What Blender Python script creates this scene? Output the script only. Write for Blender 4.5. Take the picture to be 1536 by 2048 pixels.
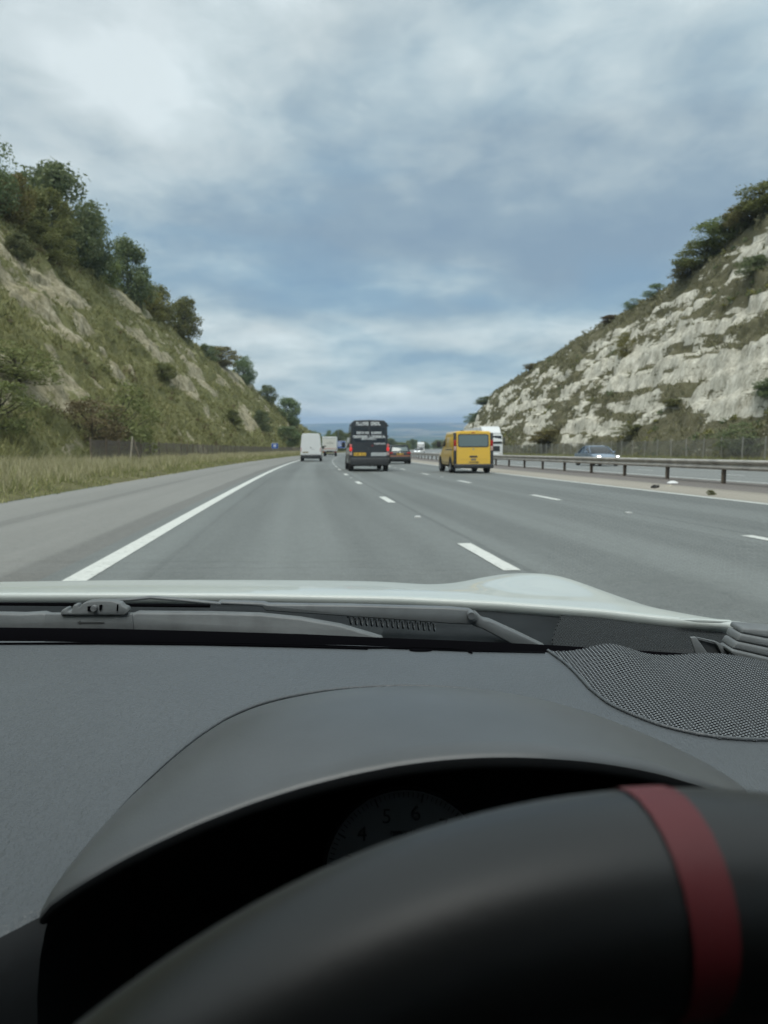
import bpy, bmesh, math, random
import numpy as np
from mathutils import Vector, Matrix, Euler

for _o in list(bpy.data.objects):
    bpy.data.objects.remove(_o, do_unlink=True)
SC = bpy.context.scene
COL = SC.collection

# ------------------------------------------------------------------ camera
FPX, IW, IH, HZ = 1540.0, 1536.0, 2048.0, 848.0
PITCH = math.atan((IH / 2 - HZ) / FPX)
CAM_Z = 1.05
cam = bpy.data.cameras.new('camera')
cam.sensor_fit = 'VERTICAL'
cam.sensor_height = 36.0
cam.lens = FPX / IH * 36.0
cam.clip_start = 0.02
cam.clip_end = 60000.0
cam.dof.use_dof = True
cam.dof.focus_distance = 0.80
cam.dof.aperture_fstop = 14.0
camo = bpy.data.objects.new('camera', cam)
camo.location = (0, 0, CAM_Z)
camo.rotation_euler = (math.pi / 2 - PITCH, 0, 0)
COL.objects.link(camo)
SC.camera = camo

# ------------------------------------------------------------------ world: overcast sky
SKY_X, SKY_Y, SKY_Z = 9.3, 15.7, 3.4
SUN_EL, SUN_AZ = math.radians(64), math.radians(-162)      # azimuth from +Y towards +X
W = bpy.data.worlds.new('World')
SC.world = W
W.use_nodes = True
nt = W.node_tree
nt.nodes.clear()


class NG:
    """tiny node helper"""
    def __init__(self, tree):
        self.t = tree

    def n(self, kind, **kw):
        nd = self.t.nodes.new(kind)
        for k, v in kw.items():
            if k.startswith('in_'):
                key = k[3:]
                key = int(key) if key.isdigit() else key
                self.set(nd.inputs[key], v)
            else:
                setattr(nd, k, v)
        return nd

    def set(self, sock, v):
        if isinstance(v, bpy.types.NodeSocket):
            self.t.links.new(v, sock)
        else:
            sock.default_value = v

    def math(self, op, a, b=None, c=None, clamp=False):
        nd = self.t.nodes.new('ShaderNodeMath')
        nd.operation = op
        nd.use_clamp = clamp
        for i, v in enumerate((a, b, c)):
            if v is not None:
                self.set(nd.inputs[i], v)
        return nd.outputs[0]

    def noise(self, vec, scale, detail=4, rough=.5, dist=0.0, dims='3D'):
        nd = self.t.nodes.new('ShaderNodeTexNoise')
        nd.noise_dimensions = dims
        if vec is not None:
            self.t.links.new(vec, nd.inputs['Vector'])
        nd.inputs['Scale'].default_value = scale
        nd.inputs['Detail'].default_value = detail
        nd.inputs['Roughness'].default_value = rough
        nd.inputs['Distortion'].default_value = dist
        return nd.outputs[0]

    def ramp(self, fac, stops, interp='LINEAR'):
        nd = self.t.nodes.new('ShaderNodeValToRGB')
        r = nd.color_ramp
        r.interpolation = interp
        while len(r.elements) < len(stops):
            r.elements.new(1.0)
        for e, (p, c) in zip(r.elements, stops):
            e.position = p
            e.color = tuple(c) + (1,) if len(c) == 3 else c
        self.t.links.new(fac, nd.inputs[0])
        return nd.outputs[0]

    def mix(self, fac, a, b, mode='MIX'):
        nd = self.t.nodes.new('ShaderNodeMix')
        nd.data_type = 'RGBA'
        nd.blend_type = mode
        self.set(nd.inputs[0], fac)
        for i, v in ((6, a), (7, b)):
            if isinstance(v, bpy.types.NodeSocket):
                self.t.links.new(v, nd.inputs[i])
            else:
                nd.inputs[i].default_value = tuple(v) + (1,) if len(v) == 3 else v
        return nd.outputs[2]

    def mapping(self, vec, scale=(1, 1, 1), loc=(0, 0, 0), rot=(0, 0, 0)):
        nd = self.t.nodes.new('ShaderNodeMapping')
        self.t.links.new(vec, nd.inputs[0])
        nd.inputs[1].default_value = loc
        nd.inputs[2].default_value = rot
        nd.inputs[3].default_value = scale
        return nd.outputs[0]

    def link(self, a, b):
        self.t.links.new(a, b)


g = NG(nt)
sky = g.n('ShaderNodeTexSky', sky_type='NISHITA')
sky.sun_disc = False
sky.sun_elevation = SUN_EL
sky.sun_rotation = SUN_AZ
sky.air_density = 1.0
sky.dust_density = 1.5
bg_sky = g.n('ShaderNodeBackground')
g.link(sky.outputs[0], bg_sky.inputs[0])
bg_sky.inputs[1].default_value = 0.10
tc = g.n('ShaderNodeTexCoord')
sep = g.n('ShaderNodeSeparateXYZ')
g.link(tc.outputs['Generated'], sep.inputs[0])
zc = g.math('MAXIMUM', sep.outputs[2], 0.0)
den = g.math('ADD', zc, 0.42)
px_ = g.math('DIVIDE', sep.outputs[0], den)
py_ = g.math('DIVIDE', sep.outputs[1], den)
lz = g.math('MULTIPLY', g.math('LOGARITHM', g.math('ADD', zc, 0.10), 2.718), 1.0)
comb = g.n('ShaderNodeCombineXYZ')
g.link(px_, comb.inputs[0]); g.link(py_, comb.inputs[1]); g.link(lz, comb.inputs[2])
cv = g.mapping(comb.outputs[0], scale=(1.0, .7, .85), loc=(SKY_X, SKY_Y, SKY_Z))
big = g.noise(cv, 1.6, 2, .5, .3)
mid = g.noise(cv, 3.6, 6, .50, .3)
fine = g.noise(cv, 9.0, 5, .55, .3)
val = g.math('ADD', g.math('MULTIPLY', big, .62), g.math('ADD', g.math('MULTIPLY', mid, .50), g.math('MULTIPLY', fine, .27)))
# the cloud base is thicker (darker, bluer) some way above the horizon, with a paler break below it
el = g.ramp(zc, [(0.0, (.64,) * 3), (.045, (.60,) * 3), (.085, (.34,) * 3), (.115, (.54,) * 3), (.15, (.20,) * 3), (.22, (.24,) * 3), (.30, (.48,) * 3), (.42, (.68,) * 3), (1.0, (.80,) * 3)], 'EASE')
v2 = g.math('ADD', g.math('MULTIPLY', g.math('SUBTRACT', val, .68), 2.35), el)
ccol = g.ramp(v2, [(0.0, (.165, .258, .352)), (.25, (.208, .303, .382)), (.5, (.315, .402, .452)), (.75, (.46, .530, .553)), (1.0, (.60, .665, .685))])
gn = g.noise(g.mapping(comb.outputs[0], scale=(1.0, .7, 1.2), loc=(3.1, 6.2, 8.0)), 1.6, 3, .5, .3)
greyed = g.n('ShaderNodeHueSaturation'); g.link(ccol, greyed.inputs['Color']); greyed.inputs['Saturation'].default_value = .80; greyed.inputs['Value'].default_value = .90
ccol = g.mix(g.ramp(gn, [(.42, (0, 0, 0)), (.62, (1, 1, 1))]), ccol, greyed.outputs[0])
zen = g.ramp(zc, [(0.0, (1, 1, 1)), (.45, (1.0, 1.0, 1.0)), (1.0, (1.55, 1.5, 1.45))])
ccol = g.mix(1.0, ccol, zen, 'MULTIPLY')
bg_cl = g.n('ShaderNodeBackground')
g.link(ccol, bg_cl.inputs[0])
bg_cl.inputs[1].default_value = 1.0
mx = g.n('ShaderNodeMixShader')
mx.inputs[0].default_value = 0.92
g.link(bg_sky.outputs[0], mx.inputs[1]); g.link(bg_cl.outputs[0], mx.inputs[2])
wo = g.n('ShaderNodeOutputWorld')
g.link(mx.outputs[0], wo.inputs[0])

# ------------------------------------------------------------------ sun (soft, through the cloud)
sun = bpy.data.lights.new('sun', 'SUN')
sun.energy = 1.5
sun.angle = math.radians(35)
sun.color = (1.0, .96, .90)
suno = bpy.data.objects.new('sun', sun)
sd = Vector((math.cos(SUN_EL) * math.sin(SUN_AZ), math.cos(SUN_EL) * math.cos(SUN_AZ), math.sin(SUN_EL)))
suno.rotation_euler = sd.to_track_quat('Z', 'Y').to_euler()
suno.location = sd * 80
COL.objects.link(suno)

SC.view_settings.view_transform = 'Standard'
SC.view_settings.look = 'None'
SC.view_settings.gamma = 1.0
SC.view_settings.exposure = 0.62
SC.view_settings.use_curve_mapping = False
SC.render.engine = 'CYCLES'
SC.cycles.max_bounces = 6
SC.cycles.diffuse_bounces = 3
SC.cycles.glossy_bounces = 3
SC.cycles.use_adaptive_sampling = True
SC.cycles.adaptive_threshold = .02
SC.cycles.transparent_max_bounces = 24
SC.cycles.volume_bounces = 0
SC.cycles.caustics_reflective = False
SC.cycles.caustics_refractive = False
SC.cycles.use_denoising = True
random.seed(7)
RNG = np.random.default_rng(11)

# ================================================================== helpers
MATS = {}


def material(name, color, rough=.6, metal=0.0, var=0.0, vscale=3.0, bump=0.0, bscale=40.0, spec=.5, coat=0.0, emit=None, estr=0.0, coord='Object'):
    if name in MATS:
        return MATS[name]
    m = bpy.data.materials.new(name)
    m.use_nodes = True
    b = m.node_tree.nodes['Principled BSDF']
    gg = NG(m.node_tree)
    b.inputs['Roughness'].default_value = rough
    b.inputs['Metallic'].default_value = metal
    b.inputs['Specular IOR Level'].default_value = spec
    b.inputs['Coat Weight'].default_value = coat
    b.inputs['Base Color'].default_value = tuple(color) + (1,)
    if var or bump:
        t = gg.n('ShaderNodeTexCoord')
    if var:
        nz = gg.noise(t.outputs[coord], vscale, 5, .6)
        c1 = tuple(max(0, c * (1 - var)) for c in color)
        c2 = tuple(min(1, c * (1 + var)) for c in color)
        gg.link(gg.ramp(nz, [(.3, c1), (.7, c2)]), b.inputs['Base Color'])
    if bump:
        nb = gg.noise(t.outputs[coord], bscale, 3, .6)
        bp = gg.n('ShaderNodeBump')
        bp.inputs['Strength'].default_value = bump
        bp.inputs['Distance'].default_value = .01
        gg.link(nb, bp.inputs['Height'])
        gg.link(bp.outputs[0], b.inputs['Normal'])
    if emit:
        b.inputs['Emission Color'].default_value = tuple(emit) + (1,)
        b.inputs['Emission Strength'].default_value = estr
    MATS[name] = m
    return m


def tag(o, label=None, cat=None, group=None, kind=None):
    if label: o['label'] = label
    if cat: o['category'] = cat
    if group: o['group'] = group
    if kind: o['kind'] = kind
    return o


def link(o, parent=None):
    COL.objects.link(o)
    if parent is not None:
        o.parent = parent
    return o


def empty(name, loc=(0, 0, 0), rz=0.0, rx=0.0):
    o = bpy.data.objects.new(name, None)
    o.empty_display_size = .2
    o.location = loc
    o.rotation_euler = (rx, 0, rz)
    COL.objects.link(o)
    return o


def mesh_np(name, verts, faces, mat=None, smooth=False, uvs=None, attrs=None, mats=None, fmat=None):
    """verts (N,3); faces: (M,k) array (all same k)"""
    verts = np.asarray(verts, np.float32)
    faces = np.asarray(faces, np.int32)
    me = bpy.data.meshes.new(name)
    k = faces.shape[1]
    me.vertices.add(len(verts)); me.vertices.foreach_set('co', verts.ravel())
    me.loops.add(faces.size); me.loops.foreach_set('vertex_index', faces.ravel())
    me.polygons.add(len(faces))
    me.polygons.foreach_set('loop_start', np.arange(0, faces.size, k, dtype=np.int32))
    me.polygons.foreach_set('loop_total', np.full(len(faces), k, np.int32))
    if smooth:
        me.polygons.foreach_set('use_smooth', np.ones(len(faces), bool))
    me.update(calc_edges=True)
    if uvs is not None:
        ul = me.uv_layers.new(name='UVMap')
        ul.data.foreach_set('uv', np.asarray(uvs, np.float32)[faces.ravel()].ravel())
    if attrs:
        for an, av in attrs.items():
            a = me.attributes.new(an, 'FLOAT', 'POINT')
            a.data.foreach_set('value', np.asarray(av, np.float32))
    if mat: me.materials.append(mat)
    me.validate()
    return me


def obj(name, me, parent=None, mat=None, loc=None):
    o = bpy.data.objects.new(name, me)
    if mat is not None: me.materials.append(mat)
    if loc is not None: o.location = loc
    return link(o, parent)


def mesh_py(name, verts, faces, mat=None, smooth=None):
    me = bpy.data.meshes.new(name)
    me.from_pydata([tuple(v) for v in verts], [], faces)
    bm = bmesh.new(); bm.from_mesh(me)
    bmesh.ops.recalc_face_normals(bm, faces=bm.faces)
    bm.to_mesh(me); bm.free()
    if mat: me.materials.append(mat)
    if smooth is not None:
        me.polygons.foreach_set('use_smooth', [True] * len(me.polygons))
        me.set_sharp_from_angle(angle=math.radians(smooth))
    me.update()
    return me


def grid_faces(nr, nc, wrap=False):
    r = np.arange(nr - 1)[:, None]
    ncc = nc if wrap else nc - 1
    c = np.arange(ncc)[None, :]
    c2 = (c + 1) % nc
    return np.stack([r * nc + c, r * nc + c2, (r + 1) * nc + c2, (r + 1) * nc + c], -1).reshape(-1, 4)


class MB:
    """collects primitive shapes into one mesh"""
    def __init__(self):
        self.v = []; self.f = []

    def add(self, vs, fs):
        b = len(self.v)
        self.v += [tuple(p) for p in vs]
        self.f += [tuple(i + b for i in f) for f in fs]

    def box(self, c, s, rot=None):
        x, y, z = s[0] / 2, s[1] / 2, s[2] / 2
        vs = [Vector(p) for p in ((-x, -y, -z), (x, -y, -z), (x, y, -z), (-x, y, -z), (-x, -y, z), (x, -y, z), (x, y, z), (-x, y, z))]
        if rot is not None: vs = [rot @ v for v in vs]
        self.add([v + Vector(c) for v in vs], [(0, 3, 2, 1), (4, 5, 6, 7), (0, 1, 5, 4), (1, 2, 6, 5), (2, 3, 7, 6), (3, 0, 4, 7)])

    def tube(self, pts, rad, n=8, cap=True):
        pts = [Vector(p) for p in pts]
        rads = rad if isinstance(rad, (list, tuple)) else [rad] * len(pts)
        rings = []
        up = Vector((0, 0, 1))
        for i, p in enumerate(pts):
            d = (pts[min(i + 1, len(pts) - 1)] - pts[max(i - 1, 0)]).normalized()
            a = d.cross(up)
            if a.length < 1e-3: a = d.cross(Vector((0, 1, 0)))
            a.normalize(); b = a.cross(d)
            rings.append([p + (a * math.cos(q) + b * math.sin(q)) * rads[i] for q in [2 * math.pi * k / n for k in range(n)]])
        vs = [v for r in rings for v in r]
        fs = []
        for i in range(len(rings) - 1):
            for k in range(n):
                fs.append((i * n + k, i * n + (k + 1) % n, (i + 1) * n + (k + 1) % n, (i + 1) * n + k))
        if cap:
            fs.append(tuple(range(n))[::-1]); fs.append(tuple((len(rings) - 1) * n + k for k in range(n)))
        self.add(vs, fs)

    def lathe_x(self, prof, n=24, c=(0, 0, 0)):
        """profile [(x, r)] revolved around the X axis"""
        vs = []; fs = []
        for x, r in prof:
            for k in range(n):
                a = 2 * math.pi * k / n
                vs.append((c[0] + x, c[1] + r * math.cos(a), c[2] + r * math.sin(a)))
        for i in range(len(prof) - 1):
            for k in range(n):
                fs.append((i * n + k, i * n + (k + 1) % n, (i + 1) * n + (k + 1) % n, (i + 1) * n + k))
        self.add(vs, fs)

    def prism(self, poly, off):
        """polygon (list of 3-D points) extruded by vector off"""
        n = len(poly)
        off = Vector(off)
        vs = [Vector(p) for p in poly] + [Vector(p) + off for p in poly]
        fs = [tuple(range(n)), tuple(range(2 * n - 1, n - 1, -1))]
        fs += [(i, i + n, (i + 1) % n + n, (i + 1) % n) for i in range(n)]
        self.add(vs, fs)

    def build(self, name, mat, parent=None, smooth=None, bevel=0.0, seg=2, loc=None):
        me = mesh_py(name, self.v, self.f, None, None)
        if bevel:
            bm = bmesh.new(); bm.from_mesh(me)
            es = [e for e in bm.edges if len(e.link_faces) == 2 and e.calc_face_angle(0) > .5]
            bmesh.ops.bevel(bm, geom=es, offset=bevel, segments=seg, affect='EDGES', profile=.5, clamp_overlap=True)
            bm.to_mesh(me); bm.free()
            smooth = smooth or 50
        if smooth is not None:
            me.polygons.foreach_set('use_smooth', [True] * len(me.polygons))
            me.set_sharp_from_angle(angle=math.radians(smooth))
        me.materials.append(mat)
        return obj(name, me, parent, loc=loc)


# ------------------------------------------------------------------ numpy noise
def _hash(ix, iy, iz):
    h = (ix.astype(np.int64) * 374761393 + iy.astype(np.int64) * 668265263 + iz.astype(np.int64) * 2147483647) & 0xffffffff
    h = ((h ^ (h >> 13)) * 1274126177) & 0xffffffff
    h = (h ^ (h >> 16)) & 0xffff
    return h / 65535.0


def vnoise(x, y, z):
    x, y, z = np.broadcast_arrays(x, y, z)
    ix, iy, iz = np.floor(x), np.floor(y), np.floor(z)
    fx, fy, fz = x - ix, y - iy, z - iz
    fx, fy, fz = [q * q * (3 - 2 * q) for q in (fx, fy, fz)]
    r = 0
    for a in (0, 1):
        for b in (0, 1):
            for c in (0, 1):
                r = r + _hash(ix + a, iy + b, iz + c) * (fx if a else 1 - fx) * (fy if b else 1 - fy) * (fz if c else 1 - fz)
    return r


def fbm(x, y, z, o=4, gain=.5):
    r = 0; a = 1; t = 0
    for i in range(o):
        r = r + a * vnoise(x * 2 ** i + 17.3 * i, y * 2 ** i + 5.1 * i, z * 2 ** i + 9.7 * i)
        t += a; a *= gain
    return r / t


def sstep(a, b, x):
    t = np.clip((x - a) / (b - a), 0, 1)
    return t * t * (3 - 2 * t)


# ------------------------------------------------------------------ the road's own frame: s along, u to the right
YAW, KC, GR, KV, CF, OFF = .1137, .0006, .0349, -1.5e-5, -.0028, .038


def road_z(s):
    s = np.asarray(s, float)
    return -GR * s - KV * s * s / 2


def road(s, u, dz=0.0):
    s = np.asarray(s, float); u = np.asarray(u, float)
    th = -YAW + KC * s
    x = (math.cos(-YAW) - np.cos(th)) / KC
    y = (np.sin(th) - math.sin(-YAW)) / KC
    uu = u + OFF
    return np.stack(np.broadcast_arrays(x + uu * np.cos(th), y - uu * np.sin(th), road_z(s) + CF * np.clip(uu, -40, 40) + dz), -1)


def heading(s):
    return -YAW + KC * s          # angle from +Y towards +X


def road_rot(s):
    """object rotation that puts local +Y along the road, local X across"""
    return Euler((math.atan(-GR - KV * s), 0, -heading(s)), 'XYZ')


def strip(name, u0, u1, s0, s1, mat, dz=0.0, ds=2.0, nu=2, parent=None, us=None):
    ss = np.arange(s0, s1 + ds * .5, ds)
    us = np.linspace(u0, u1, nu) if us is None else np.asarray(us)
    S, U = np.meshgrid(ss, us, indexing='ij')
    P = road(S, U, dz)
    me = mesh_np(name, P.reshape(-1, 3), grid_faces(len(ss), len(us))[:, ::-1], mat, uvs=np.stack([U, S], -1).reshape(-1, 2))
    return obj(name, me, parent)

# ================================================================== road surfaces
def asphalt(name, base, warm=(0, 0, 0), bands=(), noise=.16, speck=.5):
    m = bpy.data.materials.new(name)
    m.use_nodes = True
    gg = NG(m.node_tree)
    b = m.node_tree.nodes['Principled BSDF']
    b.inputs['Roughness'].default_value = .78
    b.inputs['Specular IOR Level'].default_value = .35
    uv = gg.n('ShaderNodeUVMap').outputs[0]
    tcn = gg.n('ShaderNodeTexCoord')
    # long wear streaks, broad mottling, aggregate
    st = gg.noise(gg.mapping(uv, scale=(1.6, .035, 1)), 1.0, 4, .6)
    mt = gg.noise(gg.mapping(uv, scale=(.5, .09, 1), loc=(3, 7, 0)), 1.0, 5, .6)
    ag = gg.noise(tcn.outputs['Object'], 55, 2, .6)
    ag2 = gg.noise(tcn.outputs['Object'], 9, 4, .7)
    f = gg.math('ADD', gg.math('MULTIPLY', gg.math('SUBTRACT', st, .5), noise * 2.0), gg.math('MULTIPLY', gg.math('SUBTRACT', mt, .5), noise * 1.5))
    f = gg.math('ADD', f, gg.math('MULTIPLY', gg.math('SUBTRACT', ag, .5), speck))
    f = gg.math('ADD', f, gg.math('MULTIPLY', gg.math('SUBTRACT', ag2, .5), speck * .5))
    f = gg.math('ADD', f, 1.0)
    sepu = gg.n('ShaderNodeSeparateXYZ'); gg.link(uv, sepu.inputs[0])
    # wobbling longitudinal bands (joints, polished wheel tracks, dirt)
    wob = gg.math('MULTIPLY', gg.math('SUBTRACT', gg.noise(gg.mapping(uv, scale=(0.0, .12, 1)), 1.0, 3, .6), .5), .16)
    uu = gg.math('ADD', sepu.outputs[0], wob)
    for (c, hw, amt) in bands:
        d = gg.math('ABSOLUTE', gg.math('SUBTRACT', uu, c))
        k = gg.n('ShaderNodeMapRange', interpolation_type='SMOOTHSTEP')
        gg.link(d, k.inputs[0]); k.inputs[1].default_value = hw * .5; k.inputs[2].default_value = hw
        k.inputs[3].default_value = amt; k.inputs[4].default_value = 0.0
        f = gg.math('ADD', f, k.outputs[0])
    col = gg.mix(1.0, base, (1, 1, 1))
    mul = gg.n('ShaderNodeVectorMath', operation='SCALE')
    mul.inputs[0].default_value = base
    gg.link(f, mul.inputs['Scale'])
    gg.link(mul.outputs[0], b.inputs['Base Color'])
    bp = gg.n('ShaderNodeBump'); bp.inputs['Strength'].default_value = .35; bp.inputs['Distance'].default_value = .01
    gg.link(ag, bp.inputs['Height']); gg.link(bp.outputs[0], b.inputs['Normal'])
    return m


LANE = 3.65
M_ROAD = asphalt('asphalt', (.158, .171, .167), bands=[(-.95, .6, -.12), (.95, .6, -.12), (0.0, .5, .07), (2.7, .6, -.12), (4.6, .6, -.12), (3.65, .5, .05), (6.35, .6, -.11), (8.25, .6, -.10), (1.98, .05, -.20), (5.62, .05, -.20), (5.1, .04, -.14), (-1.3, .05, -.10), (9.0, .5, -.05)], noise=.24, speck=.85)
M_SHOULDER = asphalt('shoulder_asphalt', (.215, .215, .202), bands=[(-2.32, .28, -.26), (-4.35, .22, -.16), (-5.75, .5, .06)], speck=.75)
M_OPP = asphalt('far_asphalt', (.20, .21, .205), bands=[(16.0, .6, -.07), (17.8, .6, -.07), (19.6, .6, -.07), (21.6, .6, -.07)])
M_SAND = asphalt('sandy_margin', (.315, .29, .245), bands=[(11.2, .35, -.18)], speck=.6, noise=.25)
M_MEDIAN = asphalt('median_surface', (.155, .14, .128), speck=.7, noise=.25)


def paint_mat():
    m = bpy.data.materials.new('road_paint'); m.use_nodes = True
    gg = NG(m.node_tree); b = m.node_tree.nodes['Principled BSDF']
    t = gg.n('ShaderNodeTexCoord')
    geo = gg.n('ShaderNodeNewGeometry')
    n1 = gg.noise(geo.outputs['Position'], 14, 5, .7)
    n2 = gg.noise(geo.outputs['Position'], 2.2, 3, .6)
    c = gg.ramp(n1, [(.30, (.24, .25, .24)), (.41, (.58, .60, .57)), (.8, (.74, .75, .72))])
    c = gg.mix(gg.math('MULTIPLY', n2, .35), c, (.5, .5, .46))
    gg.link(c, b.inputs['Base Color']); b.inputs['Roughness'].default_value = .7
    return m


M_PAINT = paint_mat()
S0, S1 = -40, 620
carriageway = tag(strip('carriageway', -2.15, 9.3, S0, S1, M_ROAD, nu=4), 'grey asphalt three lane carriageway running ahead of the car', kind='structure')
shoulder = tag(strip('hard_shoulder', -6.1, -2.15, S0, S1, M_SHOULDER, dz=.0, nu=3), 'paler worn hard shoulder left of the solid white line', kind='structure')
margin = tag(strip('sandy_margin', 9.3, 11.4, S0, S1, M_SAND, dz=.0, nu=3), 'sandy coloured margin beside the central reservation', kind='structure')
median = tag(strip('central_reservation', 11.4, 14.5, S0, S1, M_MEDIAN, dz=.0, nu=3), 'dark paved central reservation under the steel barrier', kind='structure')
opposite = tag(strip('opposite_carriageway', 14.5, 29.4, S0, S1, M_OPP, dz=.0, nu=4), 'opposite carriageway beyond the steel barrier', kind='structure')
strip('edge_line', -1.95, -1.75, S0, 420, M_PAINT, dz=.005, ds=1.0, parent=carriageway)
strip('edge_line', 9.03, 9.2, S0, 420, M_PAINT, dz=.005, ds=1.0, parent=carriageway)
strip('edge_line', 14.85, 15.02, S0, 420, M_PAINT, dz=.005, ds=1.0, parent=opposite)
strip('edge_line', 25.9, 26.1, S0, 420, M_PAINT, dz=.005, ds=1.0, parent=opposite)


def dash_mesh():
    vs = []; fs = []
    ys = np.linspace(-1, 1, 7)
    r = random.Random(3)
    for y in ys:
        vs += [(-.075 - r.uniform(0, .006), y, 0), (.075 + r.uniform(0, .006), y, 0)]
    for i in range(6):
        fs.append((2 * i, 2 * i + 1, 2 * i + 3, 2 * i + 2))
    return mesh_py('lane_marking', vs, fs, M_PAINT)


DASH = dash_mesh()
for u, s_first, par in ((LANE * .5, 7.5, carriageway), (LANE * 1.5, 7.9, carriageway), (18.55, 5.0, opposite), (22.2, 5.0, opposite)):
    k = 0
    s = s_first - 9
    while s < 330:
        o = bpy.data.objects.new('lane_marking', DASH)
        o.location = road(s, u, .006); o.rotation_euler = road_rot(s)
        link(o, par)
        s += 9.0

# road studs beside the lane markings
stud = MB(); stud.prism([(-.05, -.06, 0), (.05, -.06, 0), (.035, .06, 0), (-.035, .06, 0)], (0, 0, .018))
STUD = stud.build('road_stud', material('stud_white', (.6, .6, .58), .4), carriageway)
STUD.location = road(12.0, LANE * .5 + .0, .003)
for u, sf in ((LANE * .5, 12.0), (LANE * 1.5, 12.4)):
    for i in range(7):
        o = bpy.data.objects.new('road_stud', STUD.data)
        o.location = road(sf + 18 * i, u, .003); o.rotation_euler = road_rot(sf + 18 * i)
        if not (i == 0 and u < 3): link(o, carriageway)

# ================================================================== cutting slopes
TOE_R, TOE_L = 33.5, -13.0
HR_S = [-60, 80, 90, 100, 110, 140, 160, 200, 230, 285, 320, 350, 385, 430]
HR_H = [32, 32.5, 30, 26.9, 25.6, 25.2, 24.2, 22.6, 21.8, 21.0, 13.5, 5.5, 1, .2]
HL_S = [-60, 80, 90, 130, 140, 160, 180, 200, 220, 240, 260, 280, 320, 430]
HL_H = [30, 29, 28, 30, 30.8, 30, 28.3, 25.8, 22.2, 17.3, 12.8, 9.2, 3.5, 1.0]
AL_R, AL_L = math.radians(58), math.radians(52)


def slope_grid(side, s, w_t):
    """s (N,), w_t rows: face parameter 0..1, then plateau metres as 1 + m/1000. Returns P, chalk mask, face param, height"""
    S, T = np.meshgrid(s, w_t, indexing='ij')
    right = side > 0
    H = np.interp(S, HR_S if right else HL_S, HR_H if right else HL_H)
    al = AL_R if right else AL_L
    toe = TOE_R if right else TOE_L
    t = np.clip(T, 0, 1)
    out = np.maximum(T - 1, 0) * 1000
    run = H / math.tan(al)
    h = H * (t - .05 * sstep(.86, 1, t)) + out * .015
    env = np.sin(np.pi * np.clip(t, 0, 1)) ** .5 * (out < 1)
    env = np.where(T > 1, np.exp(-out / 12) * .5, env)
    k = 0.0 if right else 40.0
    ph = h / (2.9 if right else 4.3) + (3.4 if right else 1.5) * fbm(S / 26, h / 14, 1 + k, 4) + .004 * S
    terr = np.sin(2 * np.pi * ph)
    amp = .32 if right else .30
    z = h + amp * terr * env
    rid = 1 - np.abs(2 * fbm(S / 2.6, h / 2.0, 5 + k, 3) - 1)
    d = 2.2 * (fbm(S / 6.5, h / 11, 2 + k, 3) - .5) + (1.15 if right else 1.6) * (rid - .75) + .8 * (fbm(S / .95, h / .8, 8 + k, 2) - .5)
    d = d * env * (1.0 if right else .85)
    big = 2.2 * (fbm(S / 40, h / 40, 11 + k, 2) - .5) * np.clip(t * 1.5, 0, 1)
    lat = (t * run + out) - d * math.sin(al) + big
    P = road(S, toe + side * lat)
    P[..., 2] = road_z(S) + CF * (40 if right else -13) + z + d * math.cos(al) - .02
    # where bare chalk shows
    if right:
        b = fbm(S / 13 + 3, (h + .012 * S + 2.5 * fbm(S / 15, h / 6, 21, 3)) / 1.2, 3, 4, .62)
        pt = fbm(S / 12, h / 3.2, 7, 4, .6)
        bias = -.30 * sstep(.76, .93, t) - .18 * sstep(.16, .02, t) + .012
        c = .62 * b + .38 * pt + bias + .035 * np.cos(2 * np.pi * ph) + .10 * d
        m = sstep(.44, .60, c)
    else:
        b = fbm(S / 9 + 9, h / 2.2 - S / 40, 13, 4, .6)
        pt = fbm(S / 14, h / 7, 17, 4, .55)
        near = np.exp(-((S - 78) / 26) ** 2) * np.exp(-((t - .66) / .17) ** 2)
        near2 = np.exp(-((S - 46) / 14) ** 2) * np.exp(-((t - .17) / .09) ** 2)
        farb = np.exp(-((S - 150) / 45) ** 2) * np.exp(-((t - .60) / .17) ** 2)
        fars = np.exp(-((S - 200) / 60) ** 2) * np.exp(-((t - .35) / .2) ** 2)
        c = .5 * b + .5 * pt + .21 * near + .12 * near2 + .06 * farb + .02 * fars - .055 - .2 * sstep(.86, .96, t) + .1 * d
        m = sstep(.49, .64, c)
    m = m * (T <= 1.0)
    return P, m, t, h, S


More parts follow.
